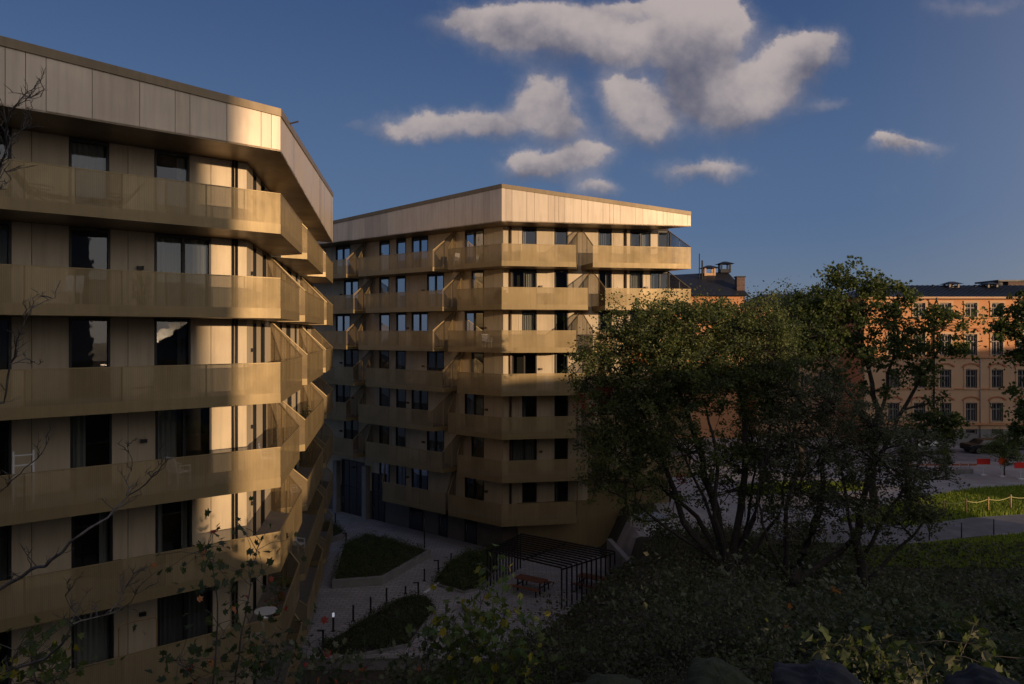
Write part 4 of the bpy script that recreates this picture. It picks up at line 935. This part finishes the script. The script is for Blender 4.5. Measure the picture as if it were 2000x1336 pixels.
# parked cars
def car(c, ang, paint, label):
    o = thing('parked_car', c, label, 'car', 'cars parked in front of the orange building', ang); prof = [(-2.2,.35),(-2.25,.75),(-2.1,.95),(-1.3,1.0),(-.75,1.42),(.9,1.45),(1.5,1.02),(2.1,.92),(2.25,.6),(2.2,.35)]
    m = MB(); n = len(prof); ys_ = (-.88, .88); i = len(m.v)
    for y in ys_:
        for x, z in prof: m.v.append((x, y*(1 if z < 1.1 else .84), z))
    m.f.append(tuple(range(n-1, -1, -1))); m.f.append(tuple(range(n, 2*n))); m.m += [0, 0]
    for k in range(n): j = (k+1) % n; m.f.append((k, j, n+j, n+k)); m.m.append(0)
    m.build('body', paint, o, bevel=.06)
    m = MB(); m.hexa([(-1.15,-.87,1.02),(1.3,-.87,1.02),(1.3,.87,1.02),(-1.15,.87,1.02)], [(-.72,-.76,1.38),(.86,-.76,1.40),(.86,.76,1.40),(-.72,.76,1.38)]); m.build('side_glass', 'pane_dark', o)
    for x in (-1.4, 1.4):
        for y in (-.84, .84):
            m = MB(); m.tube([(x,y-.1,.33),(x,y+.1,.33)], .33, 16); w_ = m.build('wheel', 'tyre', o); m = MB(); m.tube([(x,y-.11,.33),(x,y+.11,.33)], .19, 12); m.build('rim', 'rim', w_)
    for y in (-.6, .6): m = MB(); m.box((2.2,y,.72), (.1,.35,.16)); m.build('headlight', 'headlight', o)
car(tuple(G(1925,884,3)), .05, 'car_black', 'black car parked by the orange building right of the young tree')
car(tuple(G(1975,881,3)+Vector((.6,1.2,0))), .08, 'car_black', 'dark car parked behind the feathery young tree')
car(tuple(G(1800,886,3)), .1, 'car_silver', 'silver car half hidden behind the dark tree crown')

# ================================================================ orange building and its neighbour
ob = wthing('orange_building', (39,79.5,3), 'long orange plastered building with rows of sash windows and a black roof', 'building')
YF = 79.5; zp = lambda py, Y=YF: EYE-(py-HY)*Y/F; xp = lambda px, Y=YF: (px-1000)*Y/F
X0, X1 = xp(1688), xp(2230); zE = zp(580)
rows = [(592,619,'flat'),(653,694,'arch'),(722,758,'flat'),(787,823,'flat'),(838,848,'base')]
cols = [1745+50.6*k for k in range(-1, 10)]
cols = [c for c in cols if xp(c-14) > X0+.3]
ww = xp(1011)
m = MB(); zr_ = [(zp(b), zp(a)) for a, b, _ in rows]; 
zc_ = sorted([3]+[z for q in zr_ for z in q]+[zE]); xc = sorted([X0, X1]+[xp(c)-ww for c in cols]+[xp(c)+ww for c in cols])
for i in range(len(zc_)-1):
    for j in range(len(xc)-1):
        zm, xm = (zc_[i]+zc_[i+1])/2, (xc[j]+xc[j+1])/2
        if any(a < zm < b for a, b in zr_) and any(abs(xm-xp(c)) < ww for c in cols): continue
        mi = 1 if zm < zp(697) else 0
        if zm < zp(832): mi = 2
        m.face([(xc[j],YF,zc_[i]),(xc[j+1],YF,zc_[i]),(xc[j+1],YF,zc_[i+1]),(xc[j],YF,zc_[i+1])], mi)
        if zm < zp(832): m.m[-1] = 2
m.face([(X0,YF+14,3),(X0,YF,3),(X0,YF,zE),(X0,YF+14,zE)], 0)
m.face([(X0,YF+.32,3),(X1,YF+.32,3),(X1,YF+.32,zE),(X0,YF+.32,zE)], 3)
m.build('wall', ['orange_plaster','pale_plaster','stone_base','room_dark'], ob)
m = MB()
for py, h_, d_ in ((621,.10,.16),(629,.16,.22),(640,.14,.16),(697,.22,.20),(759,.14,.14),(828,.22,.18)): m.box(((X0+X1)/2, YF-d_/2+.001, zp(py)), (X1-X0+.2, d_, h_))
m.build('string_course', 'orange_plaster', ob)
for ri, (a, b, kind) in enumerate(rows):
    for c in cols:
        x = xp(c); z0, z1 = zp(b), zp(a); h_ = z1-z0; m = MB()
        for sx in (-1, 1): m.box((x+sx*(ww-.06), YF+.16, (z0+z1)/2), (.12,.08,h_))
        m.box((x, YF+.16, z1-.06), (2*ww-.24,.08,.12)); m.box((x, YF+.16, z0+.06), (2*ww-.24,.08,.12))
        if kind != 'base':
            m.box((x, YF+.155, (z0+z1)/2), (.11,.08,h_-.24)); m.box((x, YF+.158, z0+h_*.66), (2*ww-.24,.07,.10))
            for sx in (-1, 1): m.box((x+sx*.33, YF+.165, (z0+z1)/2), (.04,.05,h_-.24))
        w_ = m.build('window', 'sash_paint', ob)
        g = MB(); g.face([(x-ww,YF+.18,z0),(x+ww,YF+.18,z0),(x+ww,YF+.18,z1),(x-ww,YF+.18,z1)]); g.build('pane', 'pane_dark', w_)
        if kind != 'base':
            s_ = MB(); s_.box((x-ww-.10,YF-.03,(z0+z1)/2), (.2,.1,h_+.2)); s_.box((x+ww+.10,YF-.03,(z0+z1)/2), (.2,.1,h_+.2)); s_.box((x,YF-.035,z1+.14), (2*ww+.5,.12,.24))
            s_.box((x,YF-.06,z0-.08), (2*ww+.4,.16,.14)); s_.build('surround', 'pale_plaster' , w_)
            t_ = MB(); n = 8
            for k in range(n):
                a0, a1 = math.pi*k/n, math.pi*(k+1)/n; R0, R1 = ww+.15, ww+.42; zz_ = z1+.27; sq = .45
                t_.hexa([(x+R0*math.cos(a0),YF-.02,zz_+R0*sq*math.sin(a0)),(x+R1*math.cos(a0),YF-.02,zz_+R1*sq*math.sin(a0)),(x+R1*math.cos(a1),YF-.02,zz_+R1*sq*math.sin(a1)),(x+R0*math.cos(a1),YF-.02,zz_+R0*sq*math.sin(a1))],
                        [(x+R0*math.cos(a0),YF-.09,zz_+R0*sq*math.sin(a0)),(x+R1*math.cos(a0),YF-.09,zz_+R1*sq*math.sin(a0)),(x+R1*math.cos(a1),YF-.09,zz_+R1*sq*math.sin(a1)),(x+R0*math.cos(a1),YF-.09,zz_+R0*sq*math.sin(a1))])
            if ri > 0: t_.build('arch_trim', 'trim_brick', w_)
m = MB(); m.face([(X0-.5,YF-.6,zE),(X1,YF-.6,zE),(X1,YF+7,zE+1.75),(X0+5,YF+7,zE+1.75)]); m.face([(X0-.5,YF+14.6,zE),(X0-.5,YF-.6,zE),(X0+5,YF+7,zE+1.75)])
for k in range(60):
    x = X0+6+k*.62
    if x < X1: m.bar((x,YF-.58,zE+.03), (x,YF+6.9,zE+1.77), .05, .05)
m.build('roof', 'sheet_roof', ob)
m = MB(); m.box(((X0+X1)/2,YF-.35,zE-.1), (X1-X0+.8,.55,.2)); m.build('eaves', 'pale_plaster', ob)
m = MB(); m.tube([(xp(1823),YF-.62,zE-.1),(xp(1823),YF-.55,zE-.5),(xp(1823),YF-.14,zE-.9),(xp(1823),YF-.12,3.2)], .09, 8); m.build('downpipe', 'frame_black', ob, smooth=True)
for px in (1913,2015): m = MB(); m.tube([(xp(px),YF-.12,zp(700)),(xp(px),YF-.12,3.4)], .05, 8); m.build('downpipe', 'sash_paint', ob, smooth=True)
def cupola(bld, px, py0, py1, wpx, Y, mt='sash_paint'):
    x = xp(px, Y); z0, z1 = zp(py1, Y), zp(py0, Y); w_ = wpx*Y/F; m = MB()
    for sx in (-1, 1):
        for sy in (-1, 1): m.box((x+sx*w_*.38, Y+sy*w_*.38, (z0+z1)/2), (w_*.14,w_*.14,z1-z0))
    m.box((x, Y, z0+.2*(z1-z0)), (w_*.85,w_*.85,(z1-z0)*.4)); o = m.build('ventilator', mt, bld)
    m = MB(); m.hexa([(x-w_*.7,Y-w_*.7,z1),(x+w_*.7,Y-w_*.7,z1),(x+w_*.7,Y+w_*.7,z1),(x-w_*.7,Y+w_*.7,z1)], [(x-w_*.15,Y-w_*.15,z1+w_*.22),(x+w_*.15,Y-w_*.15,z1+w_*.22),(x+w_*.15,Y+w_*.15,z1+w_*.22),(x-w_*.15,Y+w_*.15,z1+w_*.22)]); m.build('ventilator_cap', 'sheet_roof', o)
cupola(ob, 1858, 555, 566, 22, YF+6); cupola(ob, 1933, 556, 567, 22, YF+6)
for px in (1822, 1905): m = MB(); z = zp(566, YF+6); m.tube([(xp(px,YF+6),YF+6,z-.3),(xp(px,YF+6),YF+6,z+.45),(xp(px,YF+6),YF+6,z+.6)], [.08,.08,.16], 8); m.build('flue', 'sheet_roof', ob)
rh = wthing('far_house', (xp(1985,110),110,3), 'pale brick far house top showing above the black roof at the right edge', 'house')
m = MB(); m.box((xp(2000,110),112,12), (5.5,5,22.6)); m.build('wall', 'brick_chimney', rh); m = MB(); m.box((xp(1990,110),112,23.45), (7.4,5.6,.25)); m.box((xp(1965,110),111,22.6), (2.4,2,1.2)); m.build('roof', 'sheet_roof', rh)
# shaded link wing left of the orange gable
lw_ = wthing('brown_wing', (xp(1560,86),86,3), 'shaded brown plastered wing behind the big trees left of the orange gable', 'building')
m = MB(); xa, xb_ = xp(1478,86), xp(1700,86); m.box(((xa+xb_)/2,90,3+7.8), (xb_-xa,8,15.6)); m.build('wall', 'pale_plaster', lw_)
m = MB(); m.hexa([(xa-.4,85.5,18.6),(xb_,85.5,18.6),(xb_,94.5,18.6),(xa-.4,94.5,18.6)], [(xa+2,89,20.3),(xb_,89,20.3),(xb_,91,20.3),(xa+2,91,20.3)]); m.build('roof', 'sheet_roof', lw_)
for k in range(4):
    for z in (5,8.9,12.8):
        x = xa+2+k*3; m = MB(); m.box((x,85.97,z+1), (1.2,.12,2.0)); w_ = m.build('window', 'sash_paint', lw_); m = MB(); m.box((x-.28,85.9,z+1), (.46,.04,1.8)); m.box((x+.28,85.9,z+1), (.46,.04,1.8)); m.build('pane', 'pane_dark', w_)
bh = wthing('black_roof_house', (xp(1400,85),85,3), 'orange plastered house with a steep black hipped roof beyond the centre building', 'house')
Yb = 85; xa, xb_ = xp(1180,Yb), xp(1452,Yb); ze = zp(578,Yb)
m = MB(); m.box(((xa+xb_)/2,Yb+6,(3+ze)/2), (xb_-xa,12,ze-3)); m.build('wall', 'orange_plaster', bh)
m = MB(); zr2 = zp(531,Yb+6); xr = xp(1421,Yb+6)
m.face([(xa,Yb-.6,ze),(xb_+.5,Yb-.6,ze),(xr,Yb+6,zr2),(xa,Yb+6,zr2-.9)]); m.face([(xb_+.5,Yb-.6,ze),(xb_+.5,Yb+12.6,ze),(xr,Yb+6,zr2)]); m.face([(xb_+.5,Yb+12.6,ze),(xa,Yb+12.6,ze),(xa,Yb+6,zr2-.9),(xr,Yb+6,zr2)])
for k in range(12):
    t = (k+1)/13; b = Vector((xb_+.5,Yb-.6+13.2*t,ze+.04)); tt = min(t, 1-t)*2*.95; m.bar(b, b.lerp(Vector((xr,b.y,zr2)), tt), .06, .07)
m.build('roof', 'sheet_roof', bh)
cupola(bh, 1384, 524, 541, 24, Yb+5.6, 'pale_plaster'); cupola(bh, 1415, 516, 533, 22, Yb+6, 'sheet_roof')
m = MB(); x = xp(1462,Yb-2); m.box((x,Yb+1.2,zp(575,Yb)), (.95,.9,4.2)); o = m.build('chimney', 'brick_chimney', bh); m = MB(); m.box((x,Yb+1.2,zp(575,Yb)+2.16), (1.15,1.1,.14)); m.build('chimney_cap', 'sheet_roof', o)
m = MB(); x = xp(1366,Yb+4); m.tube([(x,Yb+4,zp(545,Yb)),(x,Yb+4,zp(488,Yb))], .06, 6); m.tube([(x+.35,Yb+4,zp(545,Yb)),(x+.35,Yb+4,zp(502,Yb))], .1, 6); m.build('mast', 'black_steel', bh)
m = MB(); xq = xp(1470,92); m.box((xq+1.5,92,11), (7,5,14.4)); m.tube([(xp(1490,92),92,18),(xp(1490,92),92,19.2),(xp(1490,92),92,19.7)], [.9,.9,.3], 10); m.build('annexe', 'sheet_roof', bh)

# ================================================================ things on the balconies of the left building
def on(f, px, off, k, FLs=FL): return f.p(f.u(px, off), off, FLs[k]+.02)
def deckchair(loc, ang, label):
    o = thing('deck_chair', loc, label, 'chair', 'reclining garden chairs', ang); m = MB()
    m.hexa([(-.28,-.9,.32),(.28,-.9,.32),(.28,.1,.36),(-.28,.1,.36)], [(-.28,-.9,.36),(.28,-.9,.36),(.28,.1,.40),(-.28,.1,.40)]); m.build('seat', 'canvas_dark', o)
    m = MB(); m.hexa([(-.28,.1,.36),(.28,.1,.36),(.28,.14,.34),(-.28,.14,.34)], [(-.28,.62,1.05),(.28,.62,1.05),(.28,.67,1.03),(-.28,.67,1.03)]); m.build('backrest', 'canvas_dark', o)
    for sx in (-1, 1):
        m = MB(); m.bar((sx*.30,-.75,0), (sx*.30,.15,.5), .045); m.build('leg', 'plastic_dark', o); m = MB(); m.bar((sx*.31,.45,0), (sx*.31,-.3,.5), .045); m.build('leg', 'plastic_dark', o)
        m = MB(); m.bar((sx*.32,-.4,.58), (sx*.32,.35,.6), .06, .03); m.build('armrest', 'plastic_dark', o)
deckchair(on(A,70,-1.0,0), 2.4, 'dark reclining chair at the left of the top balcony of the near building')
deckchair(on(A,235,-1.1,0), -.9, 'dark reclining chair near the middle of the top balcony of the near building')
deckchair(on(A,318,-1.1,2), -.9, 'light blanketed recliner on the third balcony from the top of the near building')
o = thing('step_ladder', on(A,46,-1.3,3), 'pale aluminium ladder standing on the fourth balcony at the left edge', 'ladder', None, math.atan2(A.d.y, A.d.x))
for sx in (-.25, .25): m = MB(); m.box((sx,0,.78), (.05,.03,1.6)); m.build('rail', 'plastic_white', o)
for k in range(5): m = MB(); m.box((0,0,.25+k*.3), (.46,.028,.035)); m.build('rung', 'plastic_white', o)
o = wthing('tubular_frame', on(A,268,-1.3,5), 'pale rounded tube frame standing on the sixth balcony of the near building', 'frame')
u0, u1 = A.u(306,-1.3), A.u(232,-1.3); z0 = FL[5]+.02; m = MB(); pts = [A.p(u0,-1.3,z0), A.p(u0,-1.3,z0+1.5)]+[A.p(u0+.12*(1-math.cos(t)),-1.3,z0+1.5+.12*math.sin(t)) for t in (.5,1.0,1.57)]+[A.p(u1-.12*(1-math.cos(t)),-1.3,z0+1.5+.12*math.sin(t)) for t in (1.57,1.0,.5)]+[A.p(u1,-1.3,z0+1.5), A.p(u1,-1.3,z0)]
m.tube(pts, .018, 8); m.build('tube', 'fence_wood', o, smooth=True); m = MB(); m.tube([A.p(u0,-1.3,z0+.1), A.p(u1,-1.3,z0+.1)], .015, 6); m.build('bottom_bar', 'fence_wood', o)
def potplant(loc, label, seed, h_=.8, w_=.35, mats=('maple_a','maple_b','leaf_b'), pot='terracotta', shape=0, lsz=.09, n=9):
    o = thing('potted_plant', loc, label, 'plant', 'potted plants on the balconies'); m = MB(); m.tube([(0,0,0),(0,0,.28),(0,0,.3)], [.11,.16,.17], 12); m.build('pot', pot, o, smooth=True)
    r = random.Random(seed); g = MB(); 
    for k in range(int(n*32)):
        a = r.uniform(0,6.28); d = w_*math.sqrt(r.random()); leaf(g, Vector((math.cos(a)*d, math.sin(a)*d, .3+h_*r.random()*(1-.5*d/w_))), lsz, r, r.randrange(len(mats)), shape)
    m = MB(); m.tube([(0,0,.2),(0,0,.3+h_*.6)], .015, 5); m.build('stem', 'twig', o); g.build('foliage', list(mats), o); return o
potplant(on(B,540,-.5,1), 'bushy green plant above the rail of the second balcony corner', 1, .9, .5)
potplant(B.p(2.6,-.5,FL[5]+.02), 'leafy plant with orange flowers on the sixth corner balcony', 2, .9, .5, ('maple_a','maple_b','orange_leaf'))
potplant(B.p(4.6,-.6,FL[5]+.02), 'tall bushy green plant at the far end of the sixth corner balcony', 3, 1.0, .5)
potplant(L.p(.6,-.6,FM[1]+.02), 'spiky dark plant on the second corner balcony of the centre building', 4, 1.0, .5, ('leaf_c','maple_c'), 'plastic_dark', 0, .2)
potplant(L.p(2.4,-.6,FM[3]+.02), 'small plant on a shaded balcony of the centre building', 6, .6, .3)
o = thing('round_table', B.p(1.6,-.75,FL[5]+.02), 'round pale table among plants on the sixth corner balcony', 'table'); m = MB(); m.tube([(0,0,.70),(0,0,.73)], .42, 24); m.build('tabletop', 'plastic_white', o); m = MB(); m.tube([(0,0,0),(0,0,.70)], .03, 8); m.tube([(0,0,0),(0,0,.03)], .22, 16); m.build('pedestal', 'plastic_dark', o)
def armchair(loc, ang, label, mt='plastic_white'):
    o = thing('garden_chair', loc, label, 'chair', 'white balcony chairs', ang); m = MB(); m.box((0,0,.42), (.55,.52,.07)); m.build('seat', mt, o, bevel=.02)
    m = MB(); m.hexa([(-.27,.22,.42),(.27,.22,.42),(.27,.28,.42),(-.27,.28,.42)], [(-.27,.34,.95),(.27,.34,.95),(.27,.39,.95),(-.27,.39,.95)]); m.build('backrest', mt, o, bevel=.01)
    for x in (-.24,.24):
        for y in (-.22,.22): m = MB(); m.box((x,y,.2), (.04,.04,.4)); m.build('leg', mt, o)
        m = MB(); m.box((x*1.15,.02,.64), (.05,.5,.035)); m.box((x*1.15,-.2,.52), (.04,.04,.22)); m.build('armrest', mt, o)
armchair(B.p(2.0,-.7,FL[3]+.02), 1.9, 'white chair on the fourth corner balcony in the sun'); armchair(B.p(9.9,-.7,FL[4]+.02), 2.2, 'white chair on the fifth balcony of the side facade')
armchair(B.p(11.2,-.7,FL[5]+.02), 1.2, 'white chair on the sixth balcony of the side facade')
clut = [(A,6.3,-.9,1,'c'),(A,4.2,-1.2,1,'p'),(A,3.0,-1.3,3,'c'),(A,5.2,-1.0,4,'c'),(A,2.4,-1.2,4,'p'),(B,3.4,-.7,2,'c'),(B,12.0,-.7,2,'p'),(B,14.0,-.6,3,'p'),
  (L,5.2,-.8,0,'c'),(L,9.0,-.8,0,'p'),(L,2.0,-.8,2,'c'),(L,7.5,-.8,3,'p'),(L,9.4,-.8,5,'c'),(L,3.2,-.7,5,'p'),(Rr,1.6,-1.0,0,'p'),(Rr,2.4,-1.0,0,'p'),(Rr,4.2,-1.0,0,'c'),(Rr,1.2,-1.0,1,'c'),(Rr,3.3,-1.0,1,'p'),(Rr,8.6,-1.0,1,'p'),(Rr,3.6,-.9,3,'c'),(Rr,2.4,-.9,5,'c')]
FN = ['top','second','third','fourth','fifth','sixth','seventh']
for i_, (f_, u_, o_, k_, t_) in enumerate(clut):
    side = {id(A):'front balcony of the near building', id(B):'side balcony of the near building', id(L):'shaded left balcony of the centre building', id(Rr):'sunlit right balcony of the centre building'}[id(f_)]
    loc = f_.p(u_, o_, (FL if f_ in (A, B) else FM)[k_]+.02)
    if t_ == 'c': armchair(loc, i_*1.3, ('dark' if i_ % 2 else 'pale')+' garden chair number %s' % '' if False else ('dark' if i_ % 2 else 'pale')+' garden chair on the '+FN[k_]+' '+side, 'plastic_dark' if i_ % 2 else 'plastic_white')
    else: potplant(loc, ('tall leafy' if i_ % 2 else 'small bushy')+' potted plant on the '+FN[k_]+' '+side, 20+i_, 1.15 if i_ % 2 else .7, .3, ('leaf_c','maple_c','maple_a'), 'plastic_dark' if i_ % 3 else 'terracotta')
# white long-necked ornament
o = thing('goose_ornament', A.p(.62,-.75,FL[5]+.02), 'white long-necked goose ornament on the sixth corner balcony', 'ornament', None, .5)
m = MB(); m.tube([(-.38,0,.18),(-.25,0,.24),(0,0,.28),(.16,0,.30),(.26,0,.42),(.27,0,.62),(.24,0,.80),(.27,0,.90),(.33,0,.90),(.44,0,.87)], [.02,.11,.16,.13,.07,.05,.05,.06,.05,.01], 10); m.build('body', 'plastic_white', o, smooth=True)
m = MB(); m.tube([(0,.06,0),(0,.06,.2)], .02, 6); m.tube([(0,-.06,0),(0,-.06,.2)], .02, 6); m.build('feet', 'orange_leaf', o)

# ================================================================ near foreground: bare tree, saplings, rocks
r = random.Random(31); bt = wthing('bare_tree', (-6.9,8.6,7.2), 'leafless grey tree whose twigs reach across the near building at the left edge', 'tree')
tr = MB(); tw = MB()
def limb(lst, r0, r1, Y=9.0, twigs=10, tl=.5):
    pts = [P(x, y, Y+.5*math.sin(i*1.3)) for i, (x, y) in enumerate(lst)]; fine = [pts[0]]
    for a, b in zip(pts, pts[1:]): fine += wob(a, b, r, 3, .05)[1:]
    n = len(fine); tr.tube(fine, [(r0+(r1-r0)*(i/(n-1))**.8)*.62 for i in range(n)], 7)
    for k in range(int(twigs*1.7)):
        i = r.randint(1, n-1); d = (fine[i]-fine[i-1]).normalized(); v = (d*.7+Vector((r.uniform(-.8,.8), r.uniform(-.5,.5), r.uniform(-.2,1.0)))).normalized()
        e = fine[i]+v*tl*r.uniform(.4, 1.2); w_ = wob(fine[i], e, r, 4, .08, .05); tw.tube(w_, [.007,.006,.005,.003,.002], 4, cap=False)
        for q in range(3):
            j = r.randint(1, 4); v2 = (v*.6+Vector((r.uniform(-1,1), r.uniform(-.6,.6), r.uniform(-.2,1)))).normalized(); tw.tube(wob(w_[j], w_[j]+v2*tl*.4*r.uniform(.4,1), r, 3, .08), [.005,.004,.003,.001], 4, cap=False)
tr.tube([(-7.6,8.6,7.0),P(-110,1150,9),P(-60,800,9),P(-45,400,9),P(-30,200,9)], [.16,.12,.09,.05,.02], 8)
limb([(-100,1200),(0,1150),(60,1112),(99,1094),(158,1044),(211,1011),(251,967),(297,932),(330,896)], .05,.008, 9.0, 9, .35)
limb([(247,967),(251,929),(258,896),(252,862)], .014,.004, 9.0, 4, .2)
limb([(-100,1360),(0,1318),(92,1285),(125,1252),(142,1219),(190,1205),(235,1190),(285,1150)], .04,.006, 8.8, 12, .4)
limb([(140,1222),(146,1195),(128,1165),(135,1130)], .014,.004, 8.8, 5, .3)
limb([(215,1195),(240,1160),(262,1120)], .012,.004, 8.8, 5, .3)
limb([(-60,800),(7,787),(20,711),(33,665),(53,612),(86,589),(108,582)], .03,.005, 9.1, 9, .35)
limb([(-55,980),(0,960),(40,925),(85,880),(100,850)], .022,.004, 9.1, 6, .3)
limb([(-45,440),(0,330),(13,291),(20,218),(43,192),(79,189)], .035,.005, 9.1, 14, .4)
limb([(10,300),(30,260),(60,245)], .012,.003, 9.1, 6, .3); limb([(8,330),(22,350),(0,370)], .012,.004, 9.1, 3, .3)
limb([(20,711),(50,700),(75,712)], .012,.004, 9.1, 4, .2)
tr.build('trunk', 'bark_pale', bt, smooth=True); tw.build('crown', 'twig', bt)['kind'] = 'stuff'
def sapling(label, base, stems, seed, lsz, n, mats, wts, shape=1, Y=None):
    r = random.Random(seed); o = wthing('sapling', tuple(base), label, 'sapling'); st = MB(); lf = MB(); mi = [i for i, k in enumerate(wts) for _ in range(k)]
    for lst in stems:
        pts = [Vector(base)]+[P(x, y, yy) for x, y, yy in lst]; fine = [pts[0]]
        for a, b in zip(pts, pts[1:]): fine += wob(a, b, r, 3, .04)[1:]
        m_ = len(fine); st.tube(fine, [.02-.016*i/(m_-1) for i in range(m_)], 5)
        for k in range(n):
            i = r.randint(int(m_*.35), m_-1); c = fine[i]+Vector((r.gauss(0,1), r.gauss(0,1), r.gauss(0,.8)))*.3
            if k % 3 == 0: st.tube([fine[i], fine[i].lerp(c, .5)+Vector((0,0,.05)), c], [.006,.005,.003], 4, cap=False)
            leaf(lf, c, lsz, r, r.choice(mi), shape)
    st.build('stem', 'twig', o, smooth=True); lf.build('foliage', mats, o)
def gnd(x, y): return (x, y, hz(x, y)-.1)
sapling('fresh green and yellow leaved sapling in the centre foreground', gnd(-.7,15), [[(905,1300,15),(930,1210,15),(960,1120,15.2)],[(880,1300,14.5),(870,1210,14.5)],[(960,1290,14.6),(985,1200,14.8)],[(930,1310,14),(920,1240,14)],[(1010,1320,14),(1040,1250,14.3)]], 5, .17, 150, ['pale_leaf','maple_b','yellow_leaf','maple_a'], (5,5,1,4))
sapling('leafy maple sapling with red leaf tips standing before the near building', gnd(-4.9,11.5), [[(420,1300,11.4),(425,1180,11.3),(415,1100,11.3),(392,1075,11.2)],[(460,1320,11.6),(480,1200,11.6),(490,1120,11.6),(508,1055,11.6)],[(500,1320,11.4),(520,1250,11.2)],[(380,1330,11.3),(350,1290,11.2)],[(540,1330,11.6),(560,1270,11.6)]], 6, .13, 75, ['maple_c','maple_a','orange_leaf','leaf_c','red_leaf'], (12,10,1,9,1))
sapling('low yellow green sapling at the bottom left corner', gnd(-6.6,9.2), [[(20,1320,9.2),(30,1270,9.2)],[(70,1330,9.3),(60,1285,9.3)],[(110,1340,9.3),(95,1310,9.3)]], 7, .13, 70, ['maple_b','yellow_leaf','maple_a'], (5,1,4))
sapling('sparse sapling with reddish leaves in front of the courtyard edge', gnd(-3.6,14), [[(640,1330,14),(650,1290,14)],[(590,1340,14),(600,1260,14)],[(700,1340,14),(715,1300,14)],[(790,1340,14.4),(800,1260,14.4)],[(830,1330,14),(835,1250,14.2)]], 8, .14, 70, ['dusk_b','red_leaf','maple_c','orange_leaf'], (12,1,12,1))
sapling('sapling with orange and pale leaves above the rocks at the lower right', gnd(6.9,11.2), [[(1850,1330,11),(1880,1270,11),(1900,1230,11)],[(1900,1330,10.8),(1930,1280,10.8)],[(1780,1330,11.2),(1770,1290,11.2)]], 9, .17, 26, ['dusk_b','orange_leaf','maple_a','maple_c'], (8,1,3,6))
sapling('thin plant with pale pink leaves on the slope under the right trees', gnd(8.2,22.5), [[(1600,1150,22.5),(1605,1130,22.5)],[(1625,1150,22.5),(1632,1140,22.5)],[(1560,1200,22),(1562,1182,22)]], 10, .22, 12, ['dusk_b','orange_leaf','dusk_a'], (4,2,3))
def rock(name, label, c, s_, seed, mt):
    r = random.Random(seed); m = MB(); n1, n2 = 48, 72; ph = [r.uniform(0, 6) for _ in range(8)]
    for i in range(n1+1):
        th = math.pi*i/n1
        for j in range(n2):
            a = 2*math.pi*j/n2; d = Vector((math.sin(th)*math.cos(a), math.sin(th)*math.sin(a), math.cos(th)))
            k = 1+.12*math.sin(3*d.x+ph[0])*math.cos(2.5*d.y+ph[1])+.08*math.sin(6*d.z+ph[2]+4*d.x)+.04*math.sin(13*d.x+ph[3])*math.sin(11*d.y+ph[4])+.03*abs(math.sin(17*d.z+ph[5]+14*d.y))+.025*abs(math.sin(31*d.x+ph[6])*math.sin(29*d.y+23*d.z))+.012*math.sin(61*d.x+40*d.z)*math.sin(57*d.y)
            m.v.append((c[0]+d.x*s_[0]*k, c[1]+d.y*s_[1]*k, c[2]+d.z*s_[2]*k))
    for i in range(n1):
        for j in range(n2): j2 = (j+1) % n2; m.f.append((i*n2+j, (i+1)*n2+j, (i+1)*n2+j2, i*n2+j2)); m.m.append(0)
    tag(m.build(name, mt, smooth=True), label, 'rock')
rock('mossy_rock', 'flat moss-covered rock at the bottom right of centre', P(1410,1395,8.0), (.55,.8,.42), 1, 'moss')
rock('mossy_rock', 'small mossy hump at the bottom centre', P(1190,1420,8.6), (.7,.8,.46), 4, 'moss')
rock('granite_boulder', 'grey granite boulder beside the mossy rock at the bottom edge', P(1600,1395,8.0), (.50,.8,.46), 2, 'granite')
rock('granite_boulder', 'grey granite boulder at the lower right corner', P(1950,1405,8.0), (.40,.7,.45), 3, 'granite')
